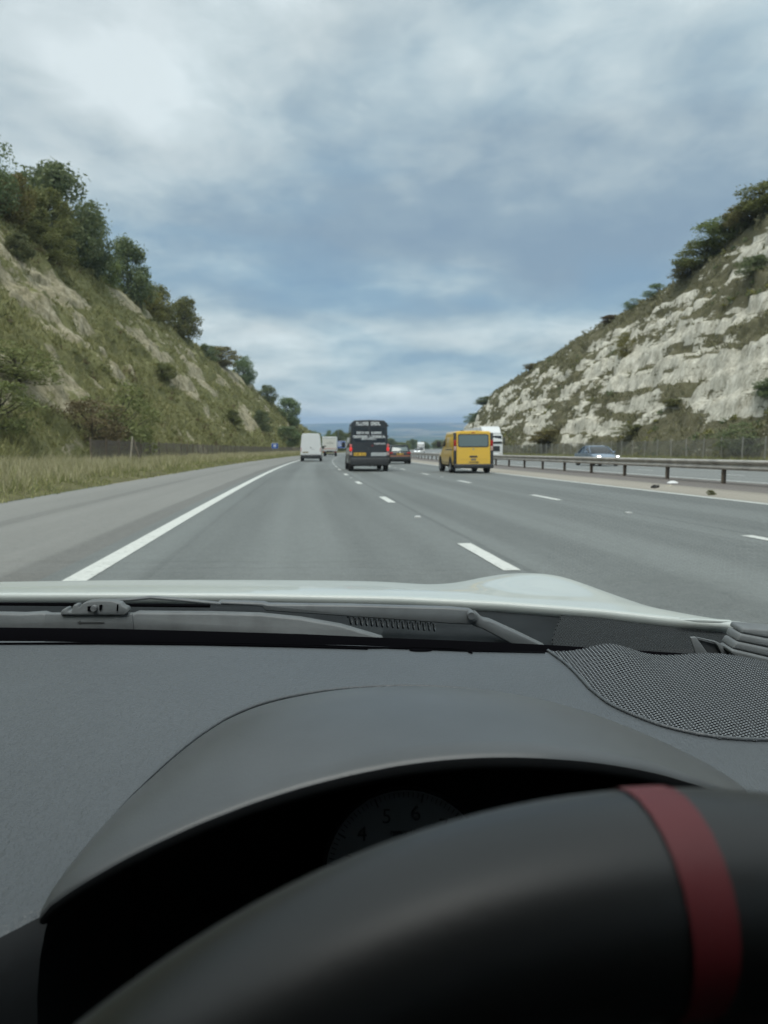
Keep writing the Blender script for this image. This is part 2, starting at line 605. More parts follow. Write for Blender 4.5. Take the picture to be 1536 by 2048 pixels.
def hill_mat(name, chalk_cols, grass_cols, NOISY, STRATA):
    m = bpy.data.materials.new(name); m.use_nodes = True
    gg = NG(m.node_tree); b = m.node_tree.nodes['Principled BSDF']
    at = gg.n('ShaderNodeAttribute', attribute_name='chalk').outputs['Fac']
    geo = gg.n('ShaderNodeNewGeometry').outputs['Position']
    n1 = gg.noise(geo, 1.1, 6, .65)
    n2 = gg.noise(gg.mapping(geo, scale=(1, 1, .35)), 2.4, 5, .7)
    n3 = gg.noise(geo, .12, 4, .6)
    n4 = gg.noise(geo, 5.5, 4, .7)
    n5 = gg.noise(gg.mapping(geo, scale=(1, 1, .6)), .75, 4, .65)
    n6 = gg.noise(gg.mapping(geo, scale=(1, 1, .5)), 4.2, 4, .75)
    cc = gg.ramp(gg.math('ADD', gg.math('MULTIPLY', n2, .4), gg.math('ADD', gg.math('MULTIPLY', n5, .3), gg.math('MULTIPLY', n6, .3))), chalk_cols)
    gc = gg.mix(n3, gg.ramp(n1, grass_cols[0]), gg.ramp(n1, grass_cols[1]))
    gc = gg.mix(gg.math('MULTIPLY', n4, .55), gc, (.11, .11, .052))
    fac = gg.math('ADD', at, gg.math('MULTIPLY', gg.math('SUBTRACT', n4, .5), 1.0))
    fac = gg.math('ADD', fac, gg.math('MULTIPLY', gg.math('SUBTRACT', n1, .5), 1.1))
    fac = gg.math('ADD', fac, gg.math('MULTIPLY', gg.math('SUBTRACT', n5, .5), NOISY))
    n7 = gg.noise(gg.mapping(geo, scale=(.22, .22, 1.5)), 1.0, 5, .7)
    fac = gg.math('ADD', fac, gg.math('MULTIPLY', gg.math('SUBTRACT', n7, .53), STRATA))
    fr = gg.n('ShaderNodeMapRange', interpolation_type='SMOOTHSTEP'); gg.link(fac, fr.inputs[0])
    fr.inputs[1].default_value = .34; fr.inputs[2].default_value = .62
    gg.link(gg.mix(fr.outputs[0], gc, cc), b.inputs['Base Color'])
    b.inputs['Roughness'].default_value = .95; b.inputs['Specular IOR Level'].default_value = .1
    bp = gg.n('ShaderNodeBump'); bp.inputs['Strength'].default_value = .9; bp.inputs['Distance'].default_value = .35
    gg.link(gg.math('ADD', n2, gg.math('MULTIPLY', n4, .5)), bp.inputs['Height']); gg.link(bp.outputs[0], b.inputs['Normal'])
    return m


M_HILL_R = hill_mat('chalk_slope', [(.34, (.17, .155, .115)), (.42, (.43, .40, .32)), (.50, (.63, .60, .50)), (.59, (.82, .79, .69))],
                    ([(.3, (.14, .125, .083)), (.7, (.27, .24, .165))], [(.3, (.115, .112, .060)), (.7, (.22, .205, .125))]), .9, 3.0)
M_HILL_L = hill_mat('grassy_slope', [(.36, (.16, .145, .08)), (.47, (.31, .275, .175)), (.60, (.54, .49, .36))],
                    ([(.3, (.165, .185, .065)), (.7, (.285, .29, .115))], [(.3, (.21, .20, .095)), (.7, (.34, .31, .165))]), 1.8, 1.2)
SG = np.concatenate([np.arange(-40, 20, 2.0), np.arange(20, 260, .5), np.arange(260, 432, 1.5)])
TG = np.concatenate([np.linspace(0, 1, 86), 1 + np.array([.8, 2, 4, 7, 12, 20, 35, 60, 110, 180, 270]) / 1000])
HILL = {}
for side, nm, mt, lb in ((1, 'hillside_right', M_HILL_R, 'steep white chalk cutting slope with grassy ledges on the right'), (-1, 'hillside_left', M_HILL_L, 'steep olive grassy cutting slope with tan bare patches on the left')):
    P, m, t, h, S = slope_grid(side, SG, TG)
    fc = grid_faces(len(SG), len(TG))
    if side > 0: fc = fc[:, ::-1]
    o = obj(nm, mesh_np(nm, P.reshape(-1, 3), fc, mt, smooth=False, attrs={'chalk': m.ravel()}))
    tag(o, lb, kind='structure')
    HILL[side] = (P, m, t, h, S)

# verges between the hard shoulders and the slopes
M_VERGE = material('verge_soil', (.12, .115, .055), .95, var=.4, vscale=1.2, bump=.6, bscale=9, spec=.1)


def verge(name, u0, u1, label, bump_h):
    ss = np.arange(-40, 432, 1.0); us = np.linspace(u0, u1, 12)
    Sg, Ug = np.meshgrid(ss, us, indexing='ij')
    e = np.clip(np.minimum(np.abs(Ug - u0), 99) / 1.0, 0, 1)
    P = road(Sg, Ug); P[..., 2] += .01 + e * (bump_h + .12 * (fbm(Sg / 3, Ug / 2, 3, 3) - .5))
    fc = grid_faces(len(ss), len(us))
    o = obj(name, mesh_np(name, P.reshape(-1, 3), fc if u1 < u0 else fc[:, ::-1], M_VERGE, smooth=True))
    return tag(o, label, kind='structure')


verge('verge_left', -6.1, -13.4, 'grass verge between the hard shoulder and the left slope', .22)
verge('verge_right', 29.4, 33.9, 'grass verge along the far side under the chalk slope', .15)

# ------------------------------------------------------------------ the vale below the cutting, and the hills beyond it
def vale():
    ang = np.radians(np.concatenate([np.linspace(-180, -40, 50), np.linspace(-39, 39, 400), np.linspace(40, 180, 50)]))
    r = np.geomspace(260, 15000, 170)
    A, R = np.meshgrid(ang, r, indexing='ij')
    X, Y = R * np.sin(A), R * np.cos(A)
    z = np.interp(R, [260, 400, 800, 1500, 2500, 3500, 7500, 9000, 10500, 12000, 15000], [-30, -38, -58, -88, -112, -118, -120, -105, -48, 0, -40])
    z = z + 16 * (fbm(X / 1700, Y / 1700, 3, 4) - .5) * sstep(1200, 3000, R)
    z = z + 95 * (fbm(X / 3200 + 7, Y / 3200, 9, 4) - .5) * sstep(8300, 11500, R)
    fc = grid_faces(len(ang), len(r))
    m = bpy.data.materials.new('fields'); m.use_nodes = True
    gg = NG(m.node_tree); b = m.node_tree.nodes['Principled BSDF']
    geo = gg.n('ShaderNodeNewGeometry').outputs['Position']
    v = gg.n('ShaderNodeTexVoronoi'); gg.link(gg.mapping(geo, scale=(1 / 420, 1 / 620, 0), rot=(0, 0, .4)), v.inputs['Vector']); v.inputs['Scale'].default_value = 1
    sepc = gg.n('ShaderNodeSeparateColor'); gg.link(v.outputs['Color'], sepc.inputs[0])
    col = gg.ramp(sepc.outputs[0], [(0, (.05, .085, .03)), (.3, (.09, .12, .04)), (.5, (.26, .22, .12)), (.7, (.36, .31, .19)), (.85, (.08, .11, .035)), (1, (.20, .17, .11))], 'CONSTANT')
    e = gg.n('ShaderNodeTexVoronoi', feature='DISTANCE_TO_EDGE'); gg.link(gg.mapping(geo, scale=(1 / 420, 1 / 620, 0), rot=(0, 0, .4)), e.inputs['Vector']); e.inputs['Scale'].default_value = 1
    hd = gg.math('LESS_THAN', e.outputs['Distance'], .045)
    wd = gg.noise(gg.mapping(geo, scale=(1 / 1400, 1 / 1400, 0)), 1, 4, .6)
    wd = gg.math('GREATER_THAN', wd, .56)
    col = gg.mix(gg.math('MAXIMUM', hd, wd), col, (.025, .04, .02))
    gg.link(col, b.inputs['Base Color']); b.inputs['Roughness'].default_value = .95; b.inputs['Specular IOR Level'].default_value = .05
    o = obj('valley_floor', mesh_np('valley_floor', np.stack([X, Y, z], -1).reshape(-1, 3), fc[:, ::-1], m, smooth=True))
    tag(o, 'blue hazy farmland vale and low hills on the horizon', kind='structure')


vale()

# haze over the vale: one closed box round everything, the sky outside it
hb = MB(); hb.box((0, 6900, -20), (33000, 17000, 260))
hm = bpy.data.materials.new('haze_air'); hm.use_nodes = True
hm.node_tree.nodes.clear()
gh = NG(hm.node_tree)
pv = gh.n('ShaderNodeVolumePrincipled'); pv.inputs['Color'].default_value = (.52, .72, .98, 1); pv.inputs['Density'].default_value = 1.3e-4
gh.link(pv.outputs[0], gh.n('ShaderNodeOutputMaterial').inputs['Volume'])
tag(hb.build('haze', hm), 'thin blue haze in the air over the vale', kind='stuff')

# ================================================================== vegetation
def leaf_mat(name, cols, transl=.36):
    m = bpy.data.materials.new(name); m.use_nodes = True
    gg = NG(m.node_tree); b = m.node_tree.nodes['Principled BSDF']
    geo = gg.n('ShaderNodeNewGeometry')
    oi = gg.n('ShaderNodeObjectInfo')
    n = gg.noise(geo.outputs['Position'], .55, 3, .6)
    f = gg.math('ADD', gg.math('MULTIPLY', geo.outputs['Random Per Island'], .45), gg.math('MULTIPLY', n, .55))
    c = gg.ramp(f, cols)
    hs = gg.n('ShaderNodeHueSaturation'); gg.link(c, hs.inputs['Color'])
    gg.link(gg.math('ADD', gg.math('MULTIPLY', oi.outputs['Random'], .05), .475), hs.inputs['Hue'])
    gg.link(gg.math('ADD', gg.math('MULTIPLY', oi.outputs['Random'], .4), .8), hs.inputs['Value'])
    gg.link(hs.outputs[0], b.inputs['Base Color'])
    b.inputs['Roughness'].default_value = .65; b.inputs['Specular IOR Level'].default_value = .25
    tr = gg.n('ShaderNodeBsdfTranslucent'); gg.link(hs.outputs[0], tr.inputs[0])
    mx_ = gg.n('ShaderNodeMixShader'); mx_.inputs[0].default_value = transl
    gg.link(b.outputs[0], mx_.inputs[1]); gg.link(tr.outputs[0], mx_.inputs[2])
    gg.link(mx_.outputs[0], m.node_tree.nodes['Material Output'].inputs[0])
    return m


M_LEAF = {
    'green': leaf_mat('leaf_green', [(.2, (.11, .135, .048)), (.5, (.20, .225, .082)), (.8, (.30, .31, .13))]),
    'dark': leaf_mat('leaf_dark', [(.2, (.095, .13, .06)), (.5, (.165, .20, .095)), (.8, (.25, .275, .14))]),
    'yellow': leaf_mat('leaf_yellow', [(.2, (.14, .145, .045)), (.5, (.235, .23, .07)), (.8, (.34, .31, .11))]),
    'brown': leaf_mat('leaf_brown', [(.2, (.12, .105, .05)), (.5, (.20, .17, .08)), (.8, (.28, .235, .12))]),
}
M_GRASS_DRY = leaf_mat('grass_dry', [(.15, (.19, .185, .09)), (.4, (.34, .305, .185)), (.75, (.56, .495, .34))], .3)
M_GRASS_OLIVE = leaf_mat('grass_olive', [(.15, (.15, .165, .06)), (.5, (.255, .255, .105)), (.85, (.39, .36, .18))], .3)
M_GRASS_BROWN = leaf_mat('grass_brown', [(.15, (.11, .105, .052)), (.5, (.19, .175, .10)), (.85, (.29, .26, .165))], .3)
M_BARK = material('bark', (.075, .062, .048), .9, var=.35, vscale=6, bump=.5, bscale=25)


def quads(c, size, rng, aspect=.6, upbias=0.0):
    """leaf-sized quads at centres c"""
    n = len(c)
    a = rng.normal(size=(n, 3)); a[:, 2] += upbias; a /= np.linalg.norm(a, axis=1)[:, None]
    b = np.cross(a, rng.normal(size=(n, 3))); b /= np.linalg.norm(b, axis=1)[:, None]
    s = (np.asarray(size) * rng.uniform(.6, 1.4, n))[:, None]
    a = a * s; b = b * s * aspect
    v = np.stack([c - a, c + b * .8 - a * .1, c + a, c - b * .8 + a * .1], 1).reshape(-1, 3)
    f = np.arange(4 * n).reshape(n, 4)
    return v, f


def crown_variant(seed, kind):
    rng = np.random.default_rng(seed)
    nb = {'tree': 26, 'bush': 24, 'sparse': 18}[kind]
    z0 = {'tree': .10, 'bush': .06, 'sparse': .12}[kind]
    cs = []; rs = []
    for i in range(nb):
        a = rng.uniform(0, 2 * np.pi); z = rng.uniform(z0, .86)
        rr = .40 * np.sqrt(rng.uniform(.02, 1)) * (1 - .8 * max(0, (z - .40) / .60) ** 1.5) * (.75 + .25 * min(1, z / .3))
        cs.append((rr * np.cos(a), rr * np.sin(a), z)); rs.append(rng.uniform(.10, .19) * (1.0 if z < .7 else .8))
    for i in range(10):      # skirt of low foliage
        a = i * .63 + rng.uniform(0, .3); rr = rng.uniform(.12, .34)
        cs.append((rr * np.cos(a), rr * np.sin(a), rng.uniform(.02, .2))); rs.append(rng.uniform(.12, .18))
    cs = np.array(cs); rs = np.array(rs); nb = len(cs)
    n = {'tree': 8600, 'bush': 8600, 'sparse': 4000}[kind]
    k = rng.integers(0, nb, n)
    d = rng.normal(size=(n, 3)); d[:, 2] += .25; d /= np.linalg.norm(d, axis=1)[:, None]
    p = cs[k] + d * (rs[k] * rng.uniform(.45, 1.12, n) ** .7)[:, None]
    # loose twigs standing off the outline
    m2 = n // 14
    k2 = rng.integers(0, nb, m2)
    d2 = rng.normal(size=(m2, 3)); d2[:, 2] = np.abs(d2[:, 2]) + .5; d2 /= np.linalg.norm(d2, axis=1)[:, None]
    p2 = cs[k2] + d2 * (rs[k2] * rng.uniform(1.1, 1.5, m2))[:, None]
    p = np.concatenate([p, p2])
    v, f = quads(p, .0215 if kind != 'sparse' else .020, rng, .62)
    tr = MB()
    tr.tube([(0, 0, -.12), (.01, 0, .1), (.0, .015, .3), (.02, .0, .62)], [.028, .022, .016, .006], 7)
    for i in range(nb):
        zz = max(.05, cs[i][2] * .55)
        q = Vector((.005, 0, zz))
        e = Vector(cs[i])
        mdl = q.lerp(e, .5) + Vector((0, 0, -.03))
        tr.tube([q, mdl, e], [.011, .007, .003], 5)
    tm = mesh_py('trunk', tr.v, tr.f, M_BARK, 60)
    return v, f, tm


VAR = {}
for kind, seeds in (('tree', (1, 2, 3)), ('bush', (4, 5, 6)), ('sparse', (7, 8))):
    VAR[kind] = [crown_variant(s, kind) for s in seeds]
CROWN_ME = {}


def crown_mesh(kind, i, colr):
    key = (kind, i, colr)
    if key not in CROWN_ME:
        v, f, tm = VAR[kind][i]
        CROWN_ME[key] = mesh_np('crown', v, f, M_LEAF[colr])
    return CROWN_ME[key]


def plant(name, loc, w, h, kind, i, colr, rz, label, cat, group=None):
    i = i % len(VAR[kind])
    t = empty(name, loc, rz)
    t.scale = (w, w, h)
    tag(t, label, cat, group)
    link(bpy.data.objects.new('trunk', VAR[kind][i][2]), t)
    link(bpy.data.objects.new('crown', crown_mesh(kind, i, colr)), t)
    return t


def hill_pt(side, s, t):
    P = slope_grid(side, np.array([float(s)]), np.array([float(t)]))[0]
    return Vector(P[0, 0])


GL, GRT = 'trees and bushes along the top of the left slope', 'bushes along the top of the chalk slope'
GLS, GRS = 'bushes on the face of the left slope', 'bushes on the face of the chalk slope'
PL = [  # side, s, t, width, height, kind, variant, colour, name, label, group
    (-1, 86, 1.0, 7.6, 7.6, 'sparse', 0, 'dark', 'tree', 'tall loose-leaved tree at the top left edge of the photo, highest on the slope', GL),
    (-1, 91, .97, 5.6, 6.4, 'tree', 1, 'yellow', 'tree', 'yellowing tree beside the highest loose-leaved tree on the left crest', GL),
    (-1, 109, 1.0, 10.5, 12.0, 'tree', 0, 'dark', 'tree', 'biggest dark green tree mass on the left crest', GL),
    (-1, 101, .95, 7.0, 7.5, 'bush', 1, 'green', 'bush', 'rounded mid green bush in front of the biggest dark tree', GL),
    (-1, 117, .95, 7.6, 10.0, 'tree', 2, 'dark', 'tree', 'dark tree leaning against the right side of the biggest tree', GL),
    (-1, 93, .81, 5.4, 4.0, 'bush', 2, 'green', 'bush', 'low green bush just below the yellowing tree on the left crest', GL),
    (-1, 126, .93, 4.6, 5.2, 'bush', 0, 'green', 'bush', 'green bush in the gap between the big tree mass and the lone round tree', GL),
    (-1, 138, .90, 8.2, 10.0, 'bush', 1, 'dark', 'tree', 'lone round dark tree standing clear against the sky on the left crest', GL),
    (-1, 148, .84, 5.2, 5.0, 'bush', 2, 'yellow', 'bush', 'yellow-green scrub bush right below the lone round tree', GL),
    (-1, 157, .90, 5.6, 7.4, 'tree', 1, 'green', 'tree', 'first of the paired bright green trees past the lone round tree', GL),
    (-1, 170, .86, 7.4, 8.8, 'bush', 0, 'green', 'tree', 'second, wider of the paired bright green trees on the left crest', GL),
    (-1, 183, .80, 4.7, 3.6, 'bush', 2, 'dark', 'bush', 'low dark bush at the foot of the paired green trees', GL),
    (-1, 200, .90, 8.0, 4.6, 'bush', 1, 'brown', 'bush', 'wide low brown bush on the far left crest', GL),
    (-1, 216, .86, 6.0, 7.6, 'tree', 2, 'dark', 'tree', 'small dark tree on the far left crest past the wide brown bush', GL),
    (-1, 236, .85, 5.4, 5.6, 'bush', 0, 'dark', 'bush', 'small dark bush where the left crest drops towards the vans', GL),
    (-1, 247, .60, 8.4, 8.6, 'tree', 0, 'dark', 'tree', 'dark tree above the white van at the end of the left slope', GL),
    (-1, 47, .17, 5.4, 2.4, 'sparse', 1, 'green', 'bush', 'wide low bush partway up the slope at the left edge', GLS),
    (-1, 58, .04, 5.4, 5.0, 'sparse', 1, 'green', 'bush', 'tall thin-leaved bush behind the leaning post on the left', GLS),
    (-1, 52, .05, 4.2, 3.2, 'sparse', 0, 'brown', 'bush', 'shorter thin-leaved bush left of the leaning post', GLS),
    (-1, 40, .08, 3.6, 2.6, 'sparse', 0, 'green', 'bush', 'straggly bush at the slope foot nearest the left edge', GLS),
    (-1, 178, .2, 4.4, 4.6, 'bush', 2, 'dark', 'bush', 'rounded dark bush partway up the slope above the small blue sign', GLS),
    (-1, 202, .07, 6.2, 5.6, 'bush', 0, 'dark', 'bush', 'dense dark bush at the slope foot beside the white van', GLS),
    (-1, 142, .2, 4.0, 2.8, 'bush', 1, 'green', 'bush', 'small green bush on the middle of the left slope', GLS),
    (-1, 108, .38, 3.6, 2.2, 'bush', 0, 'green', 'bush', 'low green bush half way up the left slope', GLS),
    (-1, 74, .62, 2.7, 2.2, 'bush', 2, 'dark', 'bush', 'little dark bush on the bare tan face at the upper left', GLS),
    (1, 87, .95, 6.6, 5.4, 'bush', 0, 'green', 'bush', 'large green bush at the top right edge of the photo', GRT),
    (1, 92, .99, 5.6, 4.6, 'bush', 1, 'brown', 'bush', 'brownish bush beside the large one at the top right edge', GRT),
    (1, 95, .98, 6.2, 5.4, 'tree', 2, 'green', 'bush', 'pointed green bush on the right crest', GRT),
    (1, 98, .92, 5.9, 5.0, 'bush', 2, 'green', 'bush', 'sprawling green bush hanging over the right crest', GRT),
    (1, 101, .90, 4.2, 2.8, 'bush', 1, 'yellow', 'bush', 'low yellowish bush at the lower end of the green crest bushes', GRT),
    (1, 114, .99, 4.4, 2.6, 'sparse', 0, 'dark', 'bush', 'small dark bush standing alone on the right skyline', GRT),
    (1, 124, .99, 3.2, 2.4, 'sparse', 1, 'dark', 'bush', 'smaller dark bush next down the right skyline', GRT),
    (1, 134, .97, 3.1, 2.0, 'bush', 0, 'brown', 'bush', 'little brown bush lowest of the three on the right skyline', GRT),
    (1, 78, .58, 2.5, 2.7, 'bush', 2, 'dark', 'bush', 'dark bush growing out of the white chalk high on the right', GRS),
    (1, 104, .52, 2.6, 4.4, 'sparse', 1, 'yellow', 'bush', 'yellow-green bush clinging to the middle of the chalk face', GRS),
    (1, 113, .68, 2.6, 2.6, 'sparse', 0, 'yellow', 'bush', 'thin yellowish bush above the one on the middle chalk face', GRS),
    (1, 58, .04, 4.4, 3.4, 'sparse', 1, 'dark', 'bush', 'dark twiggy bush behind the wire fence at the right edge', GRS),
    (1, 60, .17, 2.6, 2.5, 'bush', 0, 'dark', 'bush', 'green bush on the chalk at the right edge above the twiggy one', GRS),
    (1, 118, .10, 5.4, 3.0, 'bush', 1, 'yellow', 'bush', 'yellow-green bush low on the chalk right of the white lorry', GRS),
    (1, 85, .11, 3.6, 1.8, 'bush', 2, 'green', 'bush', 'low green bush at the chalk foot above the blue car', GRS),
    (1, 79, .19, 2.0, 1.4, 'bush', 0, 'green', 'bush', 'small green bush on a low chalk ledge above the fence', GRS),
    (1, 258, .76, 6.0, 4.0, 'bush', 1, 'dark', 'bush', 'dark bush on the far end of the chalk skyline', GRT),
    (1, 262, .50, 5.2, 5.0, 'bush', 2, 'dark', 'bush', 'dark bush lowest on the far end of the chalk slope', GRT),
    (1, 189, .93, 4.8, 2.4, 'bush', 0, 'brown', 'bush', 'brown bush half way down the chalk skyline', GRT),
]
for q, (side, s, t, w, h, kind, i, colr, nm, lb, gp) in enumerate(PL):
    p = hill_pt(side, s, t)
    p.z -= .25
    plant(nm, p, w * (1.32 if side < 0 else 1.55), h * (1.04 if side < 0 else .68), kind, i, colr, q * 2.1, lb, nm, gp)

# trees at the end of the left cutting and along the bend beyond it
END = [(268, -15.5, 6.0, 7.5, 'tree', 0, 'dark', 'dark tree right behind the white van'), (283, -17, 6.0, 8.2, 'tree', 1, 'green', 'green tree between the white van and the box lorry'),
       (300, -14, 5.5, 8.8, 'tree', 2, 'dark', 'tree directly above the white box lorry'), (322, -13.5, 6.2, 9.5, 'tree', 0, 'dark', 'pointed tree just right of the box lorry roof'),
       (348, -14, 7.0, 8.4, 'bush', 1, 'dark', 'rounded tree above the blue sign left of the black van')]
for s, u, w, h, kind, i, colr, lb in END:
    p = Vector(road(s, u)); plant('tree', p, w * 1.2, h, kind, i, colr, s, lb, 'tree', 'trees past the end of the left slope')
BEND = [(400, -15), (430, -18), (455, -14), (480, -20), (505, -15), (530, -22), (555, -16), (580, -24), (605, -18), (630, -26), (655, -19), (680, -28), (705, -20), (730, -28), (760, -22)]
for q, (s, u) in enumerate(BEND):
    p = Vector(road(s, u)); p.z -= .8
    plant('tree', p, 13 + 3 * math.sin(q * 2.3), 7.2 + 1.8 * math.sin(q * 1.7), 'bush', q, 'dark' if q % 3 else 'green', q * 1.3,
          'distant tree in the hedge line where the road bends behind the black car', 'tree', 'hedge line of trees at the bend')
bank = tag(strip('embankment', -13.4, -60, 425, 800, M_HILL_L, dz=-1.2, nu=4), 'grassy bank beside the road at the far bend', kind='structure')
bank2 = tag(strip('far_road', -13.4, 33.9, 620, 800, M_OPP, dz=-.3, nu=4), 'far end of the motorway at the bend', kind='structure')

# ------------------------------------------------------------------ grass
def blades(name, base, hgt, wid, mat, rng, lean=.35, label='', parent=None):
    n = len(base)
    a = rng.uniform(0, 2 * np.pi, n)
    r = np.stack([np.cos(a), np.sin(a), np.zeros(n)], 1) * (wid * rng.uniform(.6, 1.3, n))[:, None]
    l = rng.normal(size=(n, 3)) * lean; l[:, 2] = 1
    tip = base + l * (hgt * rng.uniform(.6, 1.25, n))[:, None]
    base = base - np.array([0, 0, .04])
    v = np.stack([base - r, base + r, tip], 1).reshape(-1, 3)
    me = mesh_np(name, v, np.arange(3 * n).reshape(n, 3), mat)
    o = obj(name, me, parent)
    return tag(o, label, 'grass', kind='stuff')


def verge_grass():
    rng = np.random.default_rng(5)
    n = 95000
    s = 10 + (rng.uniform(0, 1, n) ** 1.9) * 230
    u = -6.0 - (rng.uniform(0, 1, n) ** .8) * 7.0
    pn = fbm(s / 2.2, u / 1.1, 4, 3)
    keep = pn + .25 * np.clip((-6.2 - u) / 1.2, 0, 1) > .44 + .06 * rng.normal(size=n)
    s, u, pn = s[keep], u[keep], pn[keep]
    edge = np.clip((-6.1 - u) / 1.4, 0, 1)
    P = road(s, u); P[:, 2] += .02 + .2 * np.clip((-6.1 - u), 0, 1)
    h = (.08 + .34 * edge) * (.3 + 1.5 * np.clip(fbm(s / 1.3 + 9, u / .6, 7, 2), 0, 1) ** 1.5 + .5 * pn)
    gsel = (edge + rng.normal(size=len(s)) * .3) < .72 - .9 * (pn - .5)
    blades('verge_grass', P[~gsel], h[~gsel], .012 + s[~gsel] * .00028, M_GRASS_DRY, rng, .28, 'tall dry straw coloured grass along the left verge')
    blades('edge_grass', P[gsel], h[gsel] * .9, .014 + s[gsel] * .00028, M_GRASS_OLIVE, rng, .5, 'short greener grass at the edge of the hard shoulder')
    n = 16000
    s = 25 + rng.uniform(0, 1, n) ** 1.3 * 230; u = 29.6 + rng.uniform(0, 1, n) * 4.0
    P = road(s, u); P[:, 2] += .15
    blades('far_verge_grass', P, np.full(n, .5), .02 + s * .0003, M_GRASS_OLIVE, rng, .35, 'rough grass on the far verge along the wire fence')


verge_grass()


def slope_grass(side, n, mat, name, label, seed):
    rng = np.random.default_rng(seed)
    P, m, t, h, S = HILL[side]
    ok = (m < .35) & (S > 22) & (S < 300) & (t > .0) & (t <= 1)
    # weight: nearer ground carries more, smaller tufts
    idx = np.argwhere(ok)
    dist = np.linalg.norm(P[ok] - np.array([0, 0, CAM_Z]), axis=1)
    wgt = 1 / dist ** 1.1; wgt /= wgt.sum()
    pick = rng.choice(len(idx), n, p=wgt)
    base = P[ok][pick] + rng.normal(size=(n, 3)) * np.array([.35, .35, .12])
    dist = dist[pick]
    tall = fbm(base[:, 0] / 3, base[:, 1] / 3, base[:, 2] / 3, 3)
    nb = 4
    base = np.repeat(base, nb, 0) + rng.normal(size=(n * nb, 3)) * np.array([.12, .12, .03])
    hh = np.repeat(.18 + .75 * np.clip(tall - .3, 0, 1), nb)
    blades(name, base, hh, np.repeat(.025 + dist * .0006, nb), mat, rng, .5, label)


slope_grass(-1, 30000, M_GRASS_OLIVE, 'slope_grass', 'olive grass tufts covering the left slope', 21)
slope_grass(1, 17000, M_GRASS_BROWN, 'ledge_grass', 'brownish grass on the ledges of the chalk slope', 22)


def scrub(side, n, colr, name, label, seed, thr):
    rng = np.random.default_rng(seed)
    P, m, t, h, S = HILL[side]
    pn = fbm(S / 9 + 31, h / 4, side * 7 + 3, 3)
    ok = (m < .3) & (S > 24) & (S < 300) & (t > .01) & (t <= 1) & (pn > thr)
    Q = P[ok]; dist = np.linalg.norm(Q, axis=1)
    w = 1 / dist; w /= w.sum()
    c = Q[rng.choice(len(Q), n, p=w)]
    rad = rng.uniform(.25, .75, n)
    k = 26
    d = rng.normal(size=(n, k, 3)); d[..., 2] = np.abs(d[..., 2]) * .8
    d /= np.linalg.norm(d, axis=2)[..., None]
    p = (c[:, None] + d * (rad[:, None] * rng.uniform(.4, 1, (n, k)))[..., None]).reshape(-1, 3)
    v, f = quads(p, .16, rng, .6)
    tag(obj(name, mesh_np(name, v, f, M_LEAF[colr])), label, 'scrub', kind='stuff')


scrub(-1, 650, 'green', 'slope_scrub', 'low leafy scrub scattered over the left slope', 31, .55)
scrub(-1, 380, 'brown', 'dry_scrub', 'dry brown scrub patches on the left slope', 32, .60)
scrub(1, 260, 'dark', 'ledge_scrub', 'low dark scrub scattered on the chalk ledges', 33, .60)
scrub(1, 160, 'yellow', 'yellow_scrub', 'yellowish scrub patches on the chalk slope', 34, .62)

# ================================================================== steel barrier in the central reservation
M_STEEL = material('galvanised', (.42, .40, .37), .55, metal=.25, var=.25, vscale=2.0, spec=.4)
M_POST = material('weathered_post', (.23, .185, .145), .8, var=.35, vscale=4)
barrier = empty('safety_barrier', road(0, 13.5))
tag(barrier, 'weathered steel crash barrier with beam and posts along the central reservation', 'barrier')
BI = Matrix.Translation(barrier.location).inverted()


def rail(off, sgn):
    prof = [(0, .76), (.045, .755), (.085, .72), (.085, .68), (.02, .63), (.0, .605), (.02, .58), (.085, .53), (.085, .49), (.045, .455), (0, .45)]
    ss = np.arange(-10, 345, 2.0)
    V = []
    for s in ss:
        for dx, z in prof:
            V.append(Vector(road(s, 13.5 + off + sgn * dx, z)) - barrier.location)
    me = mesh_np('beam', np.array(V), grid_faces(len(ss), len(prof)), M_STEEL)
    o = obj('beam', me, barrier)
    sm = o.modifiers.new('thickness', 'SOLIDIFY'); sm.thickness = .006
    return o


rail(-.08, -1); rail(.08, 1)
cap_us = np.linspace(-.085, .085, 3)
ss = np.arange(-10, 345, 2.0)
V = np.array([Vector(road(s, 13.5 + du, .762 + .006 * (du == 0))) - barrier.location for s in ss for du in cap_us])
obj('beam_top', mesh_np('beam_top', V, grid_faces(len(ss), 3)[:, ::-1], M_STEEL), barrier)
pb = MB()
pb.box((-.05, 0, .33), (.008, .11, .74)); pb.box((.05, 0, .33), (.008, .11, .74)); pb.box((0, 0, .33), (.1, .008, .738))
PM = mesh_py('post', pb.v, pb.f, M_POST)
for i in range(-5, 78):
    s = 23.6 + 3.95 * i
    o = bpy.data.objects.new('post', PM)
    o.location = Vector(road(s, 13.5)) - barrier.location
    o.rotation_euler = (0, 0, -heading(s))
    link(o, barrier)

